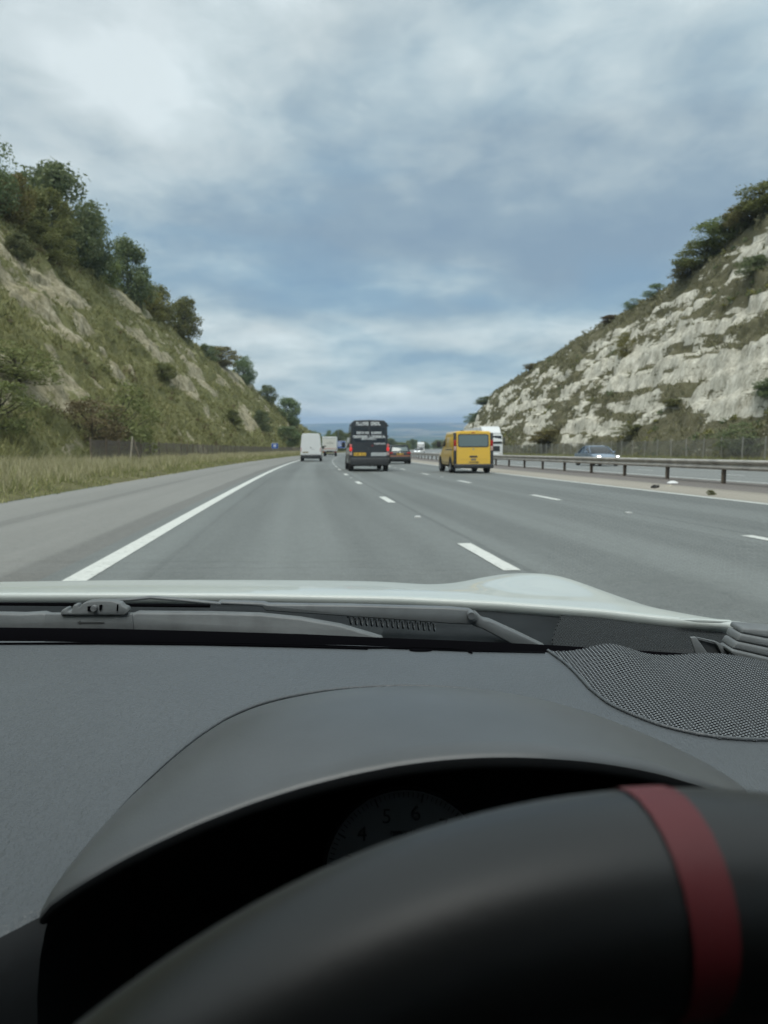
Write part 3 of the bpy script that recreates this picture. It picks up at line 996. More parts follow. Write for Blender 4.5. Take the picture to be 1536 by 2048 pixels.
# ================================================================== fences
def mesh_wire(name, col, dens):
    m = bpy.data.materials.new(name); m.use_nodes = True
    gg = NG(m.node_tree); b = m.node_tree.nodes['Principled BSDF']
    b.inputs['Base Color'].default_value = tuple(col) + (1,); b.inputs['Roughness'].default_value = .6; b.inputs['Metallic'].default_value = .2
    uv = gg.n('ShaderNodeUVMap').outputs[0]
    sp = gg.n('ShaderNodeSeparateXYZ'); gg.link(uv, sp.inputs[0])
    def wires(e):
        fr = gg.math('FRACT', gg.math('MULTIPLY', e, 1 / .075))
        return gg.math('LESS_THAN', fr, dens)
    a = wires(gg.math('ADD', sp.outputs[0], sp.outputs[1])); c = wires(gg.math('SUBTRACT', sp.outputs[0], sp.outputs[1]))
    fac = gg.math('MAXIMUM', a, c)
    tr = gg.n('ShaderNodeBsdfTransparent'); mx_ = gg.n('ShaderNodeMixShader')
    gg.link(fac, mx_.inputs[0]); gg.link(tr.outputs[0], mx_.inputs[1]); gg.link(b.outputs[0], mx_.inputs[2])
    gg.link(mx_.outputs[0], m.node_tree.nodes['Material Output'].inputs[0])
    return m


def fence(name, u, s0, s1, step, hgt, label, wire, postmat, pr, base_dz):
    f = empty(name, road(s0, u)); tag(f, label, 'fence')
    mb = MB(); mb.tube([(0, 0, -.1), (0, 0, hgt + .05)], pr, 8); mb.tube([(0, 0, hgt + .05), (.02, 0, hgt + .09)], [pr, pr * .4], 8)
    pm = mesh_py('post', mb.v, mb.f, postmat, 40)
    n = int((s1 - s0) / step)
    r = random.Random(9)
    wm = None
    for i in range(n + 1):
        s = s0 + i * step
        o = bpy.data.objects.new('post', pm)
        o.location = Vector(road(s, u, base_dz)) - f.location
        o.rotation_euler = (r.uniform(-.03, .03), r.uniform(-.03, .03), -heading(s))
        link(o, f)
        if i < n:
            a, b2 = Vector(road(s, u, base_dz)), Vector(road(s + step, u, base_dz))
            V = []; UV = []
            for k in range(5):
                for j in range(2):
                    p = a.lerp(b2, k / 4) + Vector((0, 0, .03 + j * (hgt - .03) - (.02 * math.sin(k / 4 * math.pi) if j else 0)))
                    V.append(p - f.location); UV.append((k / 4 * step, j * hgt))
            me = mesh_np('mesh_panel', np.array(V), grid_faces(5, 2), wire, uvs=np.array(UV))
            obj('mesh_panel', me, f)
    return f


M_CONC = material('fence_post', (.30, .29, .26), .85, var=.2, vscale=5)
M_WOODP = material('fence_wood', (.15, .12, .09), .85, var=.3, vscale=8)
fence('wire_fence', 32.0, 22, 292, 3.0, 1.85, 'chain link fence with pale posts at the foot of the chalk slope', mesh_wire('chain_link', (.22, .22, .20), .22), M_CONC, .05, .15)
fence('wire_fence', -11.9, 44, 290, 3.0, 1.5, 'brownish wire mesh fence along the foot of the left slope', mesh_wire('brown_mesh', (.16, .13, .11), .42), M_WOODP, .05, .2)

# leaning post and strut by the left fence
lp = empty('leaning_post', road(50.3, -11.2, .2)); tag(lp, 'pale leaning timber post with a dark strut in the left verge grass', 'post')
mb = MB(); mb.tube([(-.12, 0, -.2), (.10, 0, 1.75)], [.065, .055], 8); mb.build('pale_post', material('pale_wood', (.42, .38, .31), .85, var=.25, vscale=9), lp, 40)
mb = MB(); mb.tube([(.16, .05, 1.55), (.62, .1, -.15)], [.05, .055], 8); mb.build('strut', M_WOODP, lp, 40)

# ------------------------------------------------------------------ blue roadside signs
M_BLUE = material('sign_blue', (.02, .10, .42), .45)
M_SIGNW = material('sign_white', (.75, .77, .78), .5)
M_GREYP = material('sign_pole', (.25, .26, .26), .5, metal=.4)


def sign(s, u, w, h, z, label, marks):
    t = empty('road_sign', road(s, u)); t.rotation_euler = (0, 0, -heading(s))
    tag(t, label, 'sign')
    for x in (-w * .3, w * .3):
        mb = MB(); mb.tube([(x, .04, -.2), (x, .04, z + h * .9)], .045, 8); mb.build('pole', M_GREYP, t, 40)
    mb = MB(); mb.box((0, 0, z + h / 2), (w, .02, h)); mb.build('panel_border', M_SIGNW, t, bevel=.008)
    mb = MB(); mb.box((0, -.012, z + h / 2), (w * .95, .012, h * .93)); pn = mb.build('panel', M_BLUE, t)
    mk = MB()
    for (x0, x1, z0, z1) in marks:
        mk.box(((x0 + x1) / 2 * w, -.021, z + (z0 + z1) / 2 * h), ((x1 - x0) * w, .006, (z1 - z0) * h))
    mk.build('sign_marking', M_SIGNW, pn)


sign(139, -9.6, 1.15, .95, 1.35, 'small blue square sign on posts by the left fence', [(-.18, -.05, .25, .8), (.05, .18, .25, .8), (-.05, .05, .45, .58)])
sign(280, -7.4, 3.5, 2.6, 1.5, 'larger blue motorway sign ahead, just left of the black van', [(-.35, .30, .72, .82), (-.35, .1, .5, .6), (-.35, .22, .28, .38)])

# ------------------------------------------------------------------ litter and debris
def lump(name, loc, size, mat, label, cat, seed, rz=0):
    rng = np.random.default_rng(seed)
    bm = bmesh.new(); bmesh.ops.create_icosphere(bm, subdivisions=3, radius=1)
    for v in bm.verts:
        k = .75 + .6 * float(fbm(np.array(v.co.x * 1.4 + seed), np.array(v.co.y * 1.4), np.array(v.co.z * 1.4), 3))
        v.co = Vector((v.co.x * size[0] * k, v.co.y * size[1] * k, max(-.1, v.co.z) * size[2] * k))
    me = bpy.data.meshes.new(name); bm.to_mesh(me); bm.free(); me.materials.append(mat)
    o = obj(name, me); o.location = loc; o.rotation_euler = (0, 0, rz)
    return tag(o, label, cat)


td = empty('tyre_debris', road(20.9, 9.95, .0)); tag(td, 'dark shredded tyre lying on the sandy margin', 'tyre'); td.rotation_euler = (0, 0, .8); td.scale = (.8, .8, .7)
for k, (a0, a1, rr, zz) in enumerate(((0.2, 2.4, .24, .03), (1.9, 3.6, .17, .07))):
    mb = MB()
    pts = [(rr * math.cos(a), rr * .6 * math.sin(a) - .08, zz + .03 * math.sin(3 * a)) for a in np.linspace(a0, a1, 10)]
    mb.tube(pts, [.02] + [.055 + .015 * math.sin(i * 2.1) for i in range(8)] + [.015], 7)
    mb.build('tread_strip', material('rubber_scrap', (.045, .042, .04), .9, bump=.5, bscale=30), td, 60)
lump('litter', road(23.4, 11.7, .03), (.16, .11, .07), material('white_plastic', (.75, .76, .76), .5), 'crumpled white litter on the central reservation', 'litter', 3)
lump('litter', road(17.5, -7.6, .42), (.16, .10, .06), material('white_plastic', (.75, .76, .76), .5), 'scrap of white litter in the left verge grass', 'litter', 8, .5)
lump('stone', road(22.0, 10.9, .0), (.12, .10, .04), material('grit', (.36, .33, .27), .9), 'small pale stone on the sandy margin beside the white litter', 'stone', 5)
plant('weed', road(17.4, 9.7, -.02), .26, .14, 'bush', 1, 'green', .4, 'small green weed growing at the edge of the sandy margin', 'plant')

# ================================================================== vehicles
def paint(name, col, rough=.28, dirt=.12):
    if name in MATS: return MATS[name]
    m = bpy.data.materials.new(name); m.use_nodes = True
    gg = NG(m.node_tree); b = m.node_tree.nodes['Principled BSDF']
    t = gg.n('ShaderNodeTexCoord')
    n = gg.noise(t.outputs['Object'], 1.6, 5, .65)
    d = tuple(.65 * c + .35 * q for c, q in zip(col, (.25, .23, .2)))
    gg.link(gg.mix(gg.math('MULTIPLY', n, dirt * 2), col, d), b.inputs['Base Color'])
    b.inputs['Roughness'].default_value = rough; b.inputs['Coat Weight'].default_value = .5; b.inputs['Coat Roughness'].default_value = .1
    MATS[name] = m
    return m


M_BLACKP = paint('black_paint', (.011, .012, .014), .3, .06)
M_WHITEP = paint('white_paint', (.72, .74, .74), .3, .25)
M_YELLOWP = paint('yellow_paint', (.78, .48, .03), .32, .26)
M_BLUEP = paint('blue_paint', (.17, .23, .31), .25, .15)
M_TRIM = material('dark_trim', (.032, .034, .037), .6, var=.2, vscale=6)
M_TYRE = material('tyre_rubber', (.02, .02, .02), .85, var=.3, vscale=10)
M_RIM = material('wheel_rim', (.35, .36, .37), .4, metal=.7)
M_GLASSD = material('tinted_glass', (.012, .015, .017), .06, spec=.6)
M_GLASSL = material('van_glass', (.13, .17, .17), .07, spec=.8)  # sky reflection put into the glass as a paler base colour
M_PLATE = material('yellow_plate', (.80, .50, .05), .45)
M_PLATEW = material('white_plate', (.8, .8, .78), .45)
M_CHAR = material('plate_characters', (.02, .02, .02), .6)
M_TAIL = material('tail_lamp', (.35, .012, .012), .2)
M_TAILLIT = material('lit_tail_lamp', (.6, .02, .02), .25, emit=(1, .06, .05), estr=.35)
M_CLEAR = material('clear_lamp', (.62, .6, .58), .2)
M_HEAD = material('lit_headlamp', (.8, .8, .8), .2, emit=(.95, .98, 1), estr=4.0)
M_LETTER = material('white_lettering', (.82, .85, .87), .5)
M_UNDER = material('underbody', (.02, .02, .02), .9)


def half_profile(zb, zt, wb, wm, zm, wt, rc):
    pts = [(wb - .10, zb), (wb - .02, zb + .05), (wb, zb + .14), (wm, zm)]
    zs = zt - rc
    for k in (.5, 1.0):
        f = k * .999
        pts.append((wm + (wt - wm) * f, zm + (zs - zm) * f))
    for a in (25, 50, 75, 90):
        r = math.radians(a)
        pts.append((wt - rc * (1 - math.cos(r)), zs + rc * math.sin(r)))
    pts.append((.0, zt + .025))
    return pts


def ring(y, hp, tilt=0.0, zb=0.0):
    r = [(x, y + tilt * (z - zb), z) for x, z in hp]
    return r + [(-x, yy, z) for x, yy, z in reversed(r[:-1])]


def loft_mesh(name, rings, mat, smooth=38):
    n = len(rings[0]); vs = [p for r in rings for p in r]; fs = []
    for i in range(len(rings) - 1):
        for k in range(n):
            fs.append((i * n + k, i * n + (k + 1) % n, (i + 1) * n + (k + 1) % n, (i + 1) * n + k))
    fs.append(tuple(range(n))); fs.append(tuple((len(rings) - 1) * n + k for k in range(n)))
    return mesh_py(name, vs, fs, mat, smooth)


def wheel(parent, x, y, r, w, rimmat=None):
    sg = 1 if x > 0 else -1
    mb = MB(); hw = w / 2
    mb.lathe_x([(-hw, r * .6), (-hw, r * .93), (-hw * .75, r), (hw * .75, r), (hw, r * .93), (hw, r * .62), (hw * .8, r * .60)], 28)
    tmesh = mb.build('wheel', M_TYRE, parent, 40, loc=(x, y, r))
    mb = MB()
    mb.lathe_x([(sg * hw * .80, r * .62), (sg * hw * .86, r * .58), (sg * hw * .55, r * .50), (sg * hw * .62, r * .22), (sg * hw * .8, r * .16), (sg * hw * .8, .0)], 24)
    mb.build('rim', rimmat or M_RIM, tmesh, 40)


def glyphs(mb, x0, x1, z0, z1, y, rng, ty=None, dens=1.0, thick=.004):
    """rows of letter-like strokes too small to be read"""
    h = z1 - z0; w = h * .62; x = x0
    while x + w * .8 < x1:
        st = rng.choice(['n', 'o', 'l', 'e', 'm'])
        yy = (lambda z: y) if ty is None else ty
        def bar(a0, a1, b0, b1):
            zc_ = z0 + (b0 + b1) / 2 * h
            mb.box((x + (a0 + a1) / 2 * w, yy(zc_), zc_), ((a1 - a0) * w, thick, (b1 - b0) * h))
        bar(0, .24, 0, 1)
        if st in 'noem': bar(.24, .82, .78, 1)
        if st in 'oel': bar(.24, .82, 0, .22)
        if st in 'noem': bar(.6, .82, .45, .8)
        if st in 'nom': bar(.6, .82, 0, .45)
        if st == 'e': bar(.24, .62, .4, .6)
        x += w * (1.0 if st != 'm' else 1.12)


class Van:
    def __init__(self, name, label, cat, s, u, L, W_, H, body, zb=.34, tilt=.05, wt=.86, zm=1.15, rc=.16, oncoming=False, nose=1.0):
        self.L, self.W, self.H, self.zb, self.tilt = L, W_, H, zb, tilt
        t = empty(name)
        if oncoming:
            t.location = road(s + L, u, .0); t.rotation_euler = Euler((math.atan(GR), 0, math.pi - heading(s)))
        else:
            t.location = road(s, u, .0); t.rotation_euler = road_rot(s)
        tag(t, label, cat)
        self.t = t
        hw = W_ / 2
        self.hp = half_profile(zb, H, hw - .02, hw, zm, hw * wt, rc)
        small = half_profile(zb + .02, H - .035, hw - .05, hw - .03, zm, hw * wt - .035, rc)
        hood = 1.22 * nose
        R = [ring(0, small, tilt, zb), ring(.045, self.hp, tilt, zb), ring(.5, self.hp), ring(L - 2.15, self.hp),
             ring(L - 1.75, half_profile(zb, H - .10, hw - .02, hw, zm, hw * wt * .97, rc)),
             ring(L - 1.0, half_profile(zb, hood + .12, hw - .02, hw, .9, hw * .86, .1)),
             ring(L - .92, half_profile(zb, hood, hw - .02, hw, .85, hw * .85, .12)),
             ring(L - .25, half_profile(zb, hood - .22, hw - .05, hw - .03, .7, hw * .8, .14)),
             ring(L - .02, half_profile(zb + .03, hood - .45, hw - .16, hw - .13, .6, hw * .7, .1))]
        self.body = obj('body', loft_mesh('body', R, body), t)
        # windscreen, following the slope between roof and bonnet
        a, b = R[4], R[5]
        zA, yA = H - .14, L - 1.73; zB, yB = hood + .16, L - 1.02
        mb = MB()
        wA, wB = hw * wt * .80, hw * .84
        nrm = Vector((0, (zA - zB), (yB - yA))).normalized() * .02
        mb.prism([Vector((-wA, yA, zA)) + nrm, Vector((wA, yA, zA)) + nrm, Vector((wB, yB, zB)) + nrm, Vector((-wB, yB, zB)) + nrm], nrm * .8)
        mb.build('windscreen', M_GLASSD, t, bevel=.01)
        for sg in (-1, 1):
            self.side('side_window', [(L - 2.35, 1.30), (L - 2.35, H * .83 if H < 2.2 else 1.95), (L - 1.85, H * .83 if H < 2.2 else 1.95), (L - 1.12, 1.34), (L - 1.15, 1.26)], sg, M_GLASSD)
            mb = MB(); mb.box((sg * (hw + .14), L - 1.35, 1.40), (.20, .10, .30)); mb.build('door_mirror', M_TRIM, t, bevel=.03)
            mb = MB(); mb.box((sg * (hw * .72), L - .12, .86), (.34, .10, .2)); mb.build('headlight', M_CLEAR, t, bevel=.03)
            for yw in (.95, L - .95):
                pts = [(yw + .44 * math.cos(a_), max(.335, .36 + .44 * math.sin(a_))) for a_ in np.linspace(-.05, math.pi + .05, 14)]
                self.side('wheel_arch', pts, sg, M_UNDER, proud=.006)
                wheel(t, sg * (hw - .105), yw, .345, .235)
        mb = MB(); mb.box((0, L * .5, .36), (W_ - .25, L - .7, .18)); mb.tube([(-.25, .15, .30), (-.25, 1.2, .30)], .035, 8)
        mb.box((0, .95, .33), (W_ - .5, .09, .09)); mb.build('underbody', M_UNDER, t)

    def sx(self, z):
        xs = [p[0] for p in self.hp[:7]]; zs = [p[1] for p in self.hp[:7]]
        return float(np.interp(z, zs, xs))

    def side(self, name, poly, sg, mat, proud=.008, parent=None, bevel=0):
        mb = MB()
        mb.prism([(sg * (self.sx(z) + proud), y, z) for y, z in poly], (-sg * .012, 0, 0))
        return mb.build(name, mat, parent or self.t, bevel=bevel)

    def ry(self, z):
        return self.tilt * (z - self.zb)

    def rear(self, name, poly, mat, proud=.012, thick=.02, parent=None, bevel=0, smooth=None):
        mb = MB()
        mb.prism([(x, self.ry(z) - proud, z) for x, z in poly], (0, thick, 0))
        return mb.build(name, mat, parent or self.t, bevel=bevel, smooth=smooth)

    def rect(self, name, x0, x1, z0, z1, mat, proud=.012, thick=.02, parent=None, bevel=0):
        return self.rear(name, [(x0, z0), (x1, z0), (x1, z1), (x0, z1)], mat, proud, thick, parent, bevel)

    def plate(self, x0, x1, z0, z1, mat=None, proud=.02, seed=1, parent=None):
        p = self.rect('number_plate', x0, x1, z0, z1, mat or M_PLATE, proud, .015, parent)
        mb = MB(); h = z1 - z0
        glyphs(mb, x0 + .05, x0 + .05 + (x1 - x0 - .1) * .53, z0 + h * .2, z1 - h * .2, self.ry(z0) - proud - .002, random.Random(seed))
        glyphs(mb, x0 + .05 + (x1 - x0 - .1) * .6, x1 - .03, z0 + h * .2, z1 - h * .2, self.ry(z0) - proud - .002, random.Random(seed + 1))
        mb.build('plate_characters', M_CHAR, p)


def rounded(x0, x1, z0, z1, r, n=4):
    pts = []
    for cx_, cz_, a0 in ((x1 - r, z1 - r, 0), (x0 + r, z1 - r, 90), (x0 + r, z0 + r, 180), (x1 - r, z0 + r, 270)):
        for k in range(n + 1):
            a = math.radians(a0 + 90 * k / n); pts.append((cx_ + r * math.cos(a), cz_ + r * math.sin(a)))
    return pts


# ---- black high-roof van with white lettering
v = Van('black_van', 'tall black van with rows of white lettering on its back, in the middle lane', 'van', 39.4, 3.24, 6.0, 2.04, 2.62, M_BLACKP, tilt=.055, wt=.84, rc=.14)
dl = v.rear('rear_door', rounded(-.93, -.006, .70, 2.5, .05), M_BLACKP, .010, .02)
dr = v.rear('rear_door', rounded(.006, .93, .70, 2.5, .05), M_BLACKP, .010, .02)
v.rear('rear_window', rounded(-.80, -.05, 1.52, 2.28, .08), M_GLASSD, .016, .012, dl)
v.rear('rear_window', rounded(.05, .80, 1.52, 2.28, .08), M_GLASSD, .016, .012, dr)
v.rect('door_handle', -.10, -.03, 1.05, 1.22, M_TRIM, .03, .03, dl, .006)
for zz in (.95, 1.75, 2.3):
    for sg in (-1, 1):
        v.rect('hinge', sg * .96 - .03, sg * .96 + .03, zz, zz + .09, M_TRIM, .03, .03, None, .006)
for sg in (-1, 1):
    x = sg * .955
    v.rect('tail_light_housing', x - .075, x + .075, .80, 1.42, M_TRIM, .014, .03, None, .01)
    v.rect('upper_lamp', x - .06, x + .06, 1.24, 1.40, material('pale_red_lamp', (.55, .16, .15), .25), .024, .02, None, .01)
    v.rect('brake_light', x - .062, x + .062, 1.05, 1.235, M_TAILLIT, .026, .02, None, .01)
    v.rect('reversing_light', x - .055, x + .055, .83, 1.03, material('pink_lamp', (.55, .42, .41), .25), .024, .02, None, .01)
mb = MB(); mb.box((0, -.09, .50), (1.98, .26, .40)); bp_ = mb.build('bumper', M_TRIM, v.t, bevel=.05)
mb = MB(); mb.box((0, -.20, .30), (.10, .16, .07)); mb.tube([(0, -.26, .30), (0, -.26, .40)], .03, 8); mb.build('tow_bar', M_UNDER, bp_)
v.plate(-.80, -.18, .81, .965, seed=4, parent=dl, proud=.022)
v.rect('plate_lamp', -.66, -.32, 1.0, 1.05, M_TRIM, .035, .03, dl, .006)
lb = v.rect('white_panel', .09, .88, .80, .97, material('pale_panel', (.52, .55, .56), .5), .020, .012, dr)
mb = MB(); glyphs(mb, .13, .86, .835, .94, v.ry(.88) - .023, random.Random(8), thick=.003); mb.build('panel_print', material('panel_ink', (.36, .39, .40), .5), lb)
R_ = random.Random(5)
TY = lambda z: v.ry(z) - .020
for nm_, par_, rows in (('lettering', None, [(-.66, .06, 2.36, 2.525), (.09, .66, 2.36, 2.525), (-.65, -.25, 1.925, 2.03), (-.20, .04, 1.925, 2.03), (.11, .65, 1.925, 2.03), (-.83, -.07, 1.72, 1.84), (.01, .83, 1.72, 1.84), (-.39, .40, 1.63, 1.705), (.26, .84, 1.385, 1.455)]),):
    for (a, b, c, d) in rows:
        mb = MB(); glyphs(mb, a, b, c, d, 0, R_, TY, thick=.004); mb.build(nm_, M_LETTER, v.t)
v.rect('emblem', .10, .20, 1.28, 1.36, material('dark_red', (.16, .015, .02), .4), .018, .012, dr, .01)
for sg in (-1,):
    v.side('side_glass', [(1.6, 1.38), (3.4, 1.38), (3.4, 2.02), (1.6, 2.02)], sg, M_GLASSD)
for sg in (-1, 1):
    mb = MB(); mb.box((sg * .9, .55, .30), (.24, .02, .34)); mb.build('mud_flap', M_UNDER, v.t)

# ---- yellow panel van
v = Van('yellow_van', 'yellow panel van with a rear window and black corner trim beside the barrier', 'van', 35.6, 7.86, 4.75, 1.90, 1.98, M_YELLOWP, zb=.36, tilt=.07, wt=.90, zm=1.0, rc=.13, nose=.93)
tg = v.rear('tailgate', rounded(-.79, .79, .44, 1.90, .06), M_YELLOWP, .014, .02)
v.rear('window_seal', rounded(-.735, .735, 1.22, 1.845, .10), M_TRIM, .018, .012, tg)
v.rear('rear_window', rounded(-.69, .69, 1.27, 1.80, .08), M_GLASSL, .024, .012, tg)
v.rect('crease', -.72, .72, .655, .675, paint('yellow_shade', (.60, .36, .02)), .019, .01, tg, .004)  # shade of the crease painted as a darker yellow strip
v.rect('handle_recess', -.19, .19, .74, .83, M_TRIM, .022, .02, tg, .02)
v.rect('handle_shadow', -.12, .12, .60, .70, material('shadow_grey', (.16, .15, .12), .5), .024, .015, tg, .02)  # shadow below the handle, drawn as a raised dark grey patch
v.rear('emblem', [(-.05, 1.15), (0, 1.08), (.05, 1.15), (0, 1.19)], material('chrome', (.4, .38, .3), .3, metal=.8), .024, .012, tg)
v.plate(-.25, .27, .475, .575, material('dirty_plate', (.60, .40, .08), .6), seed=9, parent=tg)
v.rect('high_brake_light', -.07, .07, 1.885, 1.93, M_TAIL, .02, .02, None, .006)
for sg in (-1, 1):
    x = sg * .875
    v.rect('corner_trim', x - .075, x + .075, .40, 1.90, M_TRIM, .012, .03, None, .02)
    v.rect('tail_light', x - .06, x + .06, 1.28, 1.56, M_TAIL, .03, .03, None, .02)
    v.rect('reversing_light', x - .055, x + .055, 1.06, 1.275, material('pale_pink_lamp', (.5, .34, .30), .25), .028, .03, None, .02)
    v.side('black_pillar', [(.03, .5), (.17, .5), (.2, 1.86), (.10, 1.86)], sg, M_TRIM, .010)
    v.side('sill_trim', [(.05, .37), (4.4, .37), (4.4, .52), (.05, .50)], sg, M_TRIM, .012)
    v.side('door_rail', [(.35, 1.10), (2.3, 1.10), (2.3, 1.14), (.35, 1.14)], sg, M_TRIM, .012)
    v.side('pressed_panel', [(.32, 1.22), (2.1, 1.22), (2.1, 1.72), (.32, 1.72)], sg, M_YELLOWP, .014, bevel=.006)
mb = MB(); mb.box((0, -.07, .34), (1.86, .22, .20)); mb.build('bumper', M_TRIM, v.t, bevel=.05)
for xx in (-.36, .36):
    mb = MB(); mb.box((xx, .9, 2.01), (.16, .10, .05)); mb.build('roof_mount', M_TRIM, v.t, bevel=.01)

# ---- white high-roof van in the left lane
v = Van('white_van', 'plain white high-roof van ahead in the left lane', 'van', 76.5, -.33, 5.9, 2.08, 2.74, M_WHITEP, tilt=.05, wt=.86, rc=.24)
dl = v.rear('rear_door', rounded(-.90, -.006, .72, 2.55, .08), M_WHITEP, .012, .02)
dr = v.rear('rear_door', rounded(.006, .90, .72, 2.55, .08), M_WHITEP, .012, .02)
mb = MB(); mb.box((0, -.06, .48), (2.0, .2, .34)); mb.build('bumper', M_TRIM, v.t, bevel=.04)
v.plate(-.80, -.25, .83, .96, material('shaded_plate', (.35, .30, .16), .6), seed=3, parent=dl)
v.rect('door_handle', -.05, .04, 1.28, 1.42, M_TRIM, .03, .03, dr, .008)
v.rect('badge', .08, .30, 1.16, 1.22, material('grey_badge', (.35, .37, .38), .4), .02, .01, dr)
for sg in (-1, 1):
    v.rect('tail_light', sg * .955 - .05, sg * .955 + .05, .95, 1.38, material('dull_tail_lamp', (.50, .33, .32), .3), .02, .03, None, .01)

# ---- white box lorry further ahead
v = Van('box_lorry', 'white box lorry ahead of the white van with a red band across its back', 'lorry', 138, .22, 7.0, 2.2, 2.35, M_WHITEP, tilt=.0, zb=.75)
mb = MB(); mb.box((0, 2.6, 2.20), (2.55, 5.4, 2.55)); bx_ = mb.build('box_body', M_WHITEP, v.t, bevel=.05)
mb = MB(); mb.box((0, -.12, 2.12), (2.2, .03, 1.95)); sh = mb.build('shutter_door', material('cream_panel', (.62, .62, .57), .5), bx_)
mb = MB(); mb.box((0, -.12, 3.26), (2.4, .04, .10)); mb.build('top_rail', material('rail_grey', (.36, .38, .37), .5), bx_)
mb = MB(); mb.box((0, -.145, 1.36), (2.3, .02, .10)); mb.build('red_band', material('faded_red', (.50, .20, .20), .5), bx_)
mb = MB(); glyphs(mb, -.55, .70, 2.22, 2.42, -.142, random.Random(2)); glyphs(mb, .0, .35, 2.48, 2.60, -.142, random.Random(3)); mb.build('lettering', material('grey_letters', (.25, .26, .25), .5), sh)
mb = MB(); mb.box((-.78, -.142, 1.80), (.32, .01, .30)); mb.build('dark_notice', material('notice', (.18, .17, .16), .6), sh)
mb = MB(); mb.box((0, -.1, .78), (2.4, .12, .16)); mb.box((0, .6, .85), (1.0, 1.4, .3)); mb.build('bumper', M_TRIM, v.t, bevel=.02)
for sg in (-1, 1):
    mb = MB(); mb.box((sg * 1.05, -.17, .80), (.26, .05, .12)); mb.build('tail_light', M_TAIL, v.t, bevel=.01)


# ---- cars
def outline(y0, y1, hw, rr, z, n=4, nose=.0):
    pts = []
    for cx_, cy_, a0 in ((hw - rr, y1 - rr, 0), (-hw + rr, y1 - rr, 90), (-hw + rr, y0 + rr, 180), (hw - rr, y0 + rr, 270)):
        for k in range(n + 1):
            a = math.radians(a0 + 90 * k / n); pts.append((cx_ + rr * math.cos(a), cy_ + rr * math.sin(a), z))
    return pts


def car(name, label, s, u, body, L=4.5, W_=1.82, H=1.45, oncoming=False, estate=True):
    t = empty(name)
    if oncoming:
        t.location = road(s + L, u); t.rotation_euler = Euler((math.atan(GR), 0, math.pi - heading(s)))
    else:
        t.location = road(s, u); t.rotation_euler = road_rot(s)
    tag(t, label, 'car')
    hw = W_ / 2
    belt = H * .64

    def hp(zb, zt, w, c):
        return [(w - .14, zb), (w - .05, zb + .07), (w - .01, zb + .2), (w, zb + (zt - zb) * .62), (w - c * .4, zt - c * .5), (w - c, zt - .02), (w * .5, zt + .005), (0, zt + .015)]
    R = [ring(.0, hp(.34, belt - .12, hw - .12, .12)), ring(.06, hp(.26, belt - .03, hw - .05, .10)), ring(.35, hp(.22, belt, hw - .01, .09)),
         ring(1.2, hp(.2, belt, hw, .08)), ring(L * .62, hp(.2, belt - .01, hw, .08)), ring(L - 1.1, hp(.2, belt - .06, hw - .01, .10)),
         ring(L - .4, hp(.21, belt - .19, hw - .05, .14)), ring(L - .1, hp(.24, belt - .30, hw - .16, .14)), ring(L, hp(.30, belt - .38, hw - .26, .10))]
    obj('body', loft_mesh('body', R, body, 40), t)
    r0 = .10 if estate else .55
    r1 = L - 1.15
    g0 = outline(r0, r1, hw - .09, .22, belt - .02)
    g1 = outline(r0 + .22 if estate else r0 + .5, r1 - .55, hw - .19, .22, (belt + H) / 2 + .02)
    g2 = outline(r0 + .42 if estate else r0 + .95, r1 - .98, hw - .30, .22, H - .05)
    obj('glasshouse', loft_mesh('glasshouse', [g0, g1, g2], M_GLASSD, 50), t)
    g3 = outline(r0 + .40 if estate else r0 + .93, r1 - .96, hw - .285, .22, H - .055)
    g4 = outline(r0 + .44 if estate else r0 + 1.0, r1 - 1.05, hw - .33, .22, H - .012)
    g5 = outline(r0 + .75 if estate else r0 + 1.2, r1 - 1.3, hw - .5, .22, H)
    obj('roof', loft_mesh('roof', [g3, g4, g5], body, 60), t)
    for sg in (-1, 1):
        mb = MB()
        def pil(ya, yb):
            mb.tube([(sg * (hw - .09), ya, belt - .03), (sg * (hw - .185), (ya * .45 + yb * .55), (belt + H) / 2 + .02), (sg * (hw - .295), yb, H - .045)], .032, 6)
        pil(r1 - .12, r1 - 1.02); pil(L * .47, L * .46); pil(r0 + .14, (r0 + .5 if estate else r0 + 1.0))
        mb.build('pillar', body, t, 40)
        mb = MB(); mb.box((sg * (hw + .07), r1 - .55, belt + .06), (.20, .12, .13)); mb.build('door_mirror', body, t, bevel=.03)
        for yw in (.82, L - .85):
            arch = MB(); arch.prism([(sg * (hw - .004), yw + .37 * math.cos(a), .32 + .37 * math.sin(a)) for a in np.linspace(-.35, math.pi + .35, 16)], (sg * .012, 0, 0)); arch.build('wheel_arch', M_UNDER, t)
            wheel(t, sg * (hw - .10), yw, .32, .225)
    mb = MB(); mb.box((0, L * .5, .24), (W_ - .3, L - .6, .12)); mb.build('underbody', M_UNDER, t)
    return t, belt, hw, L


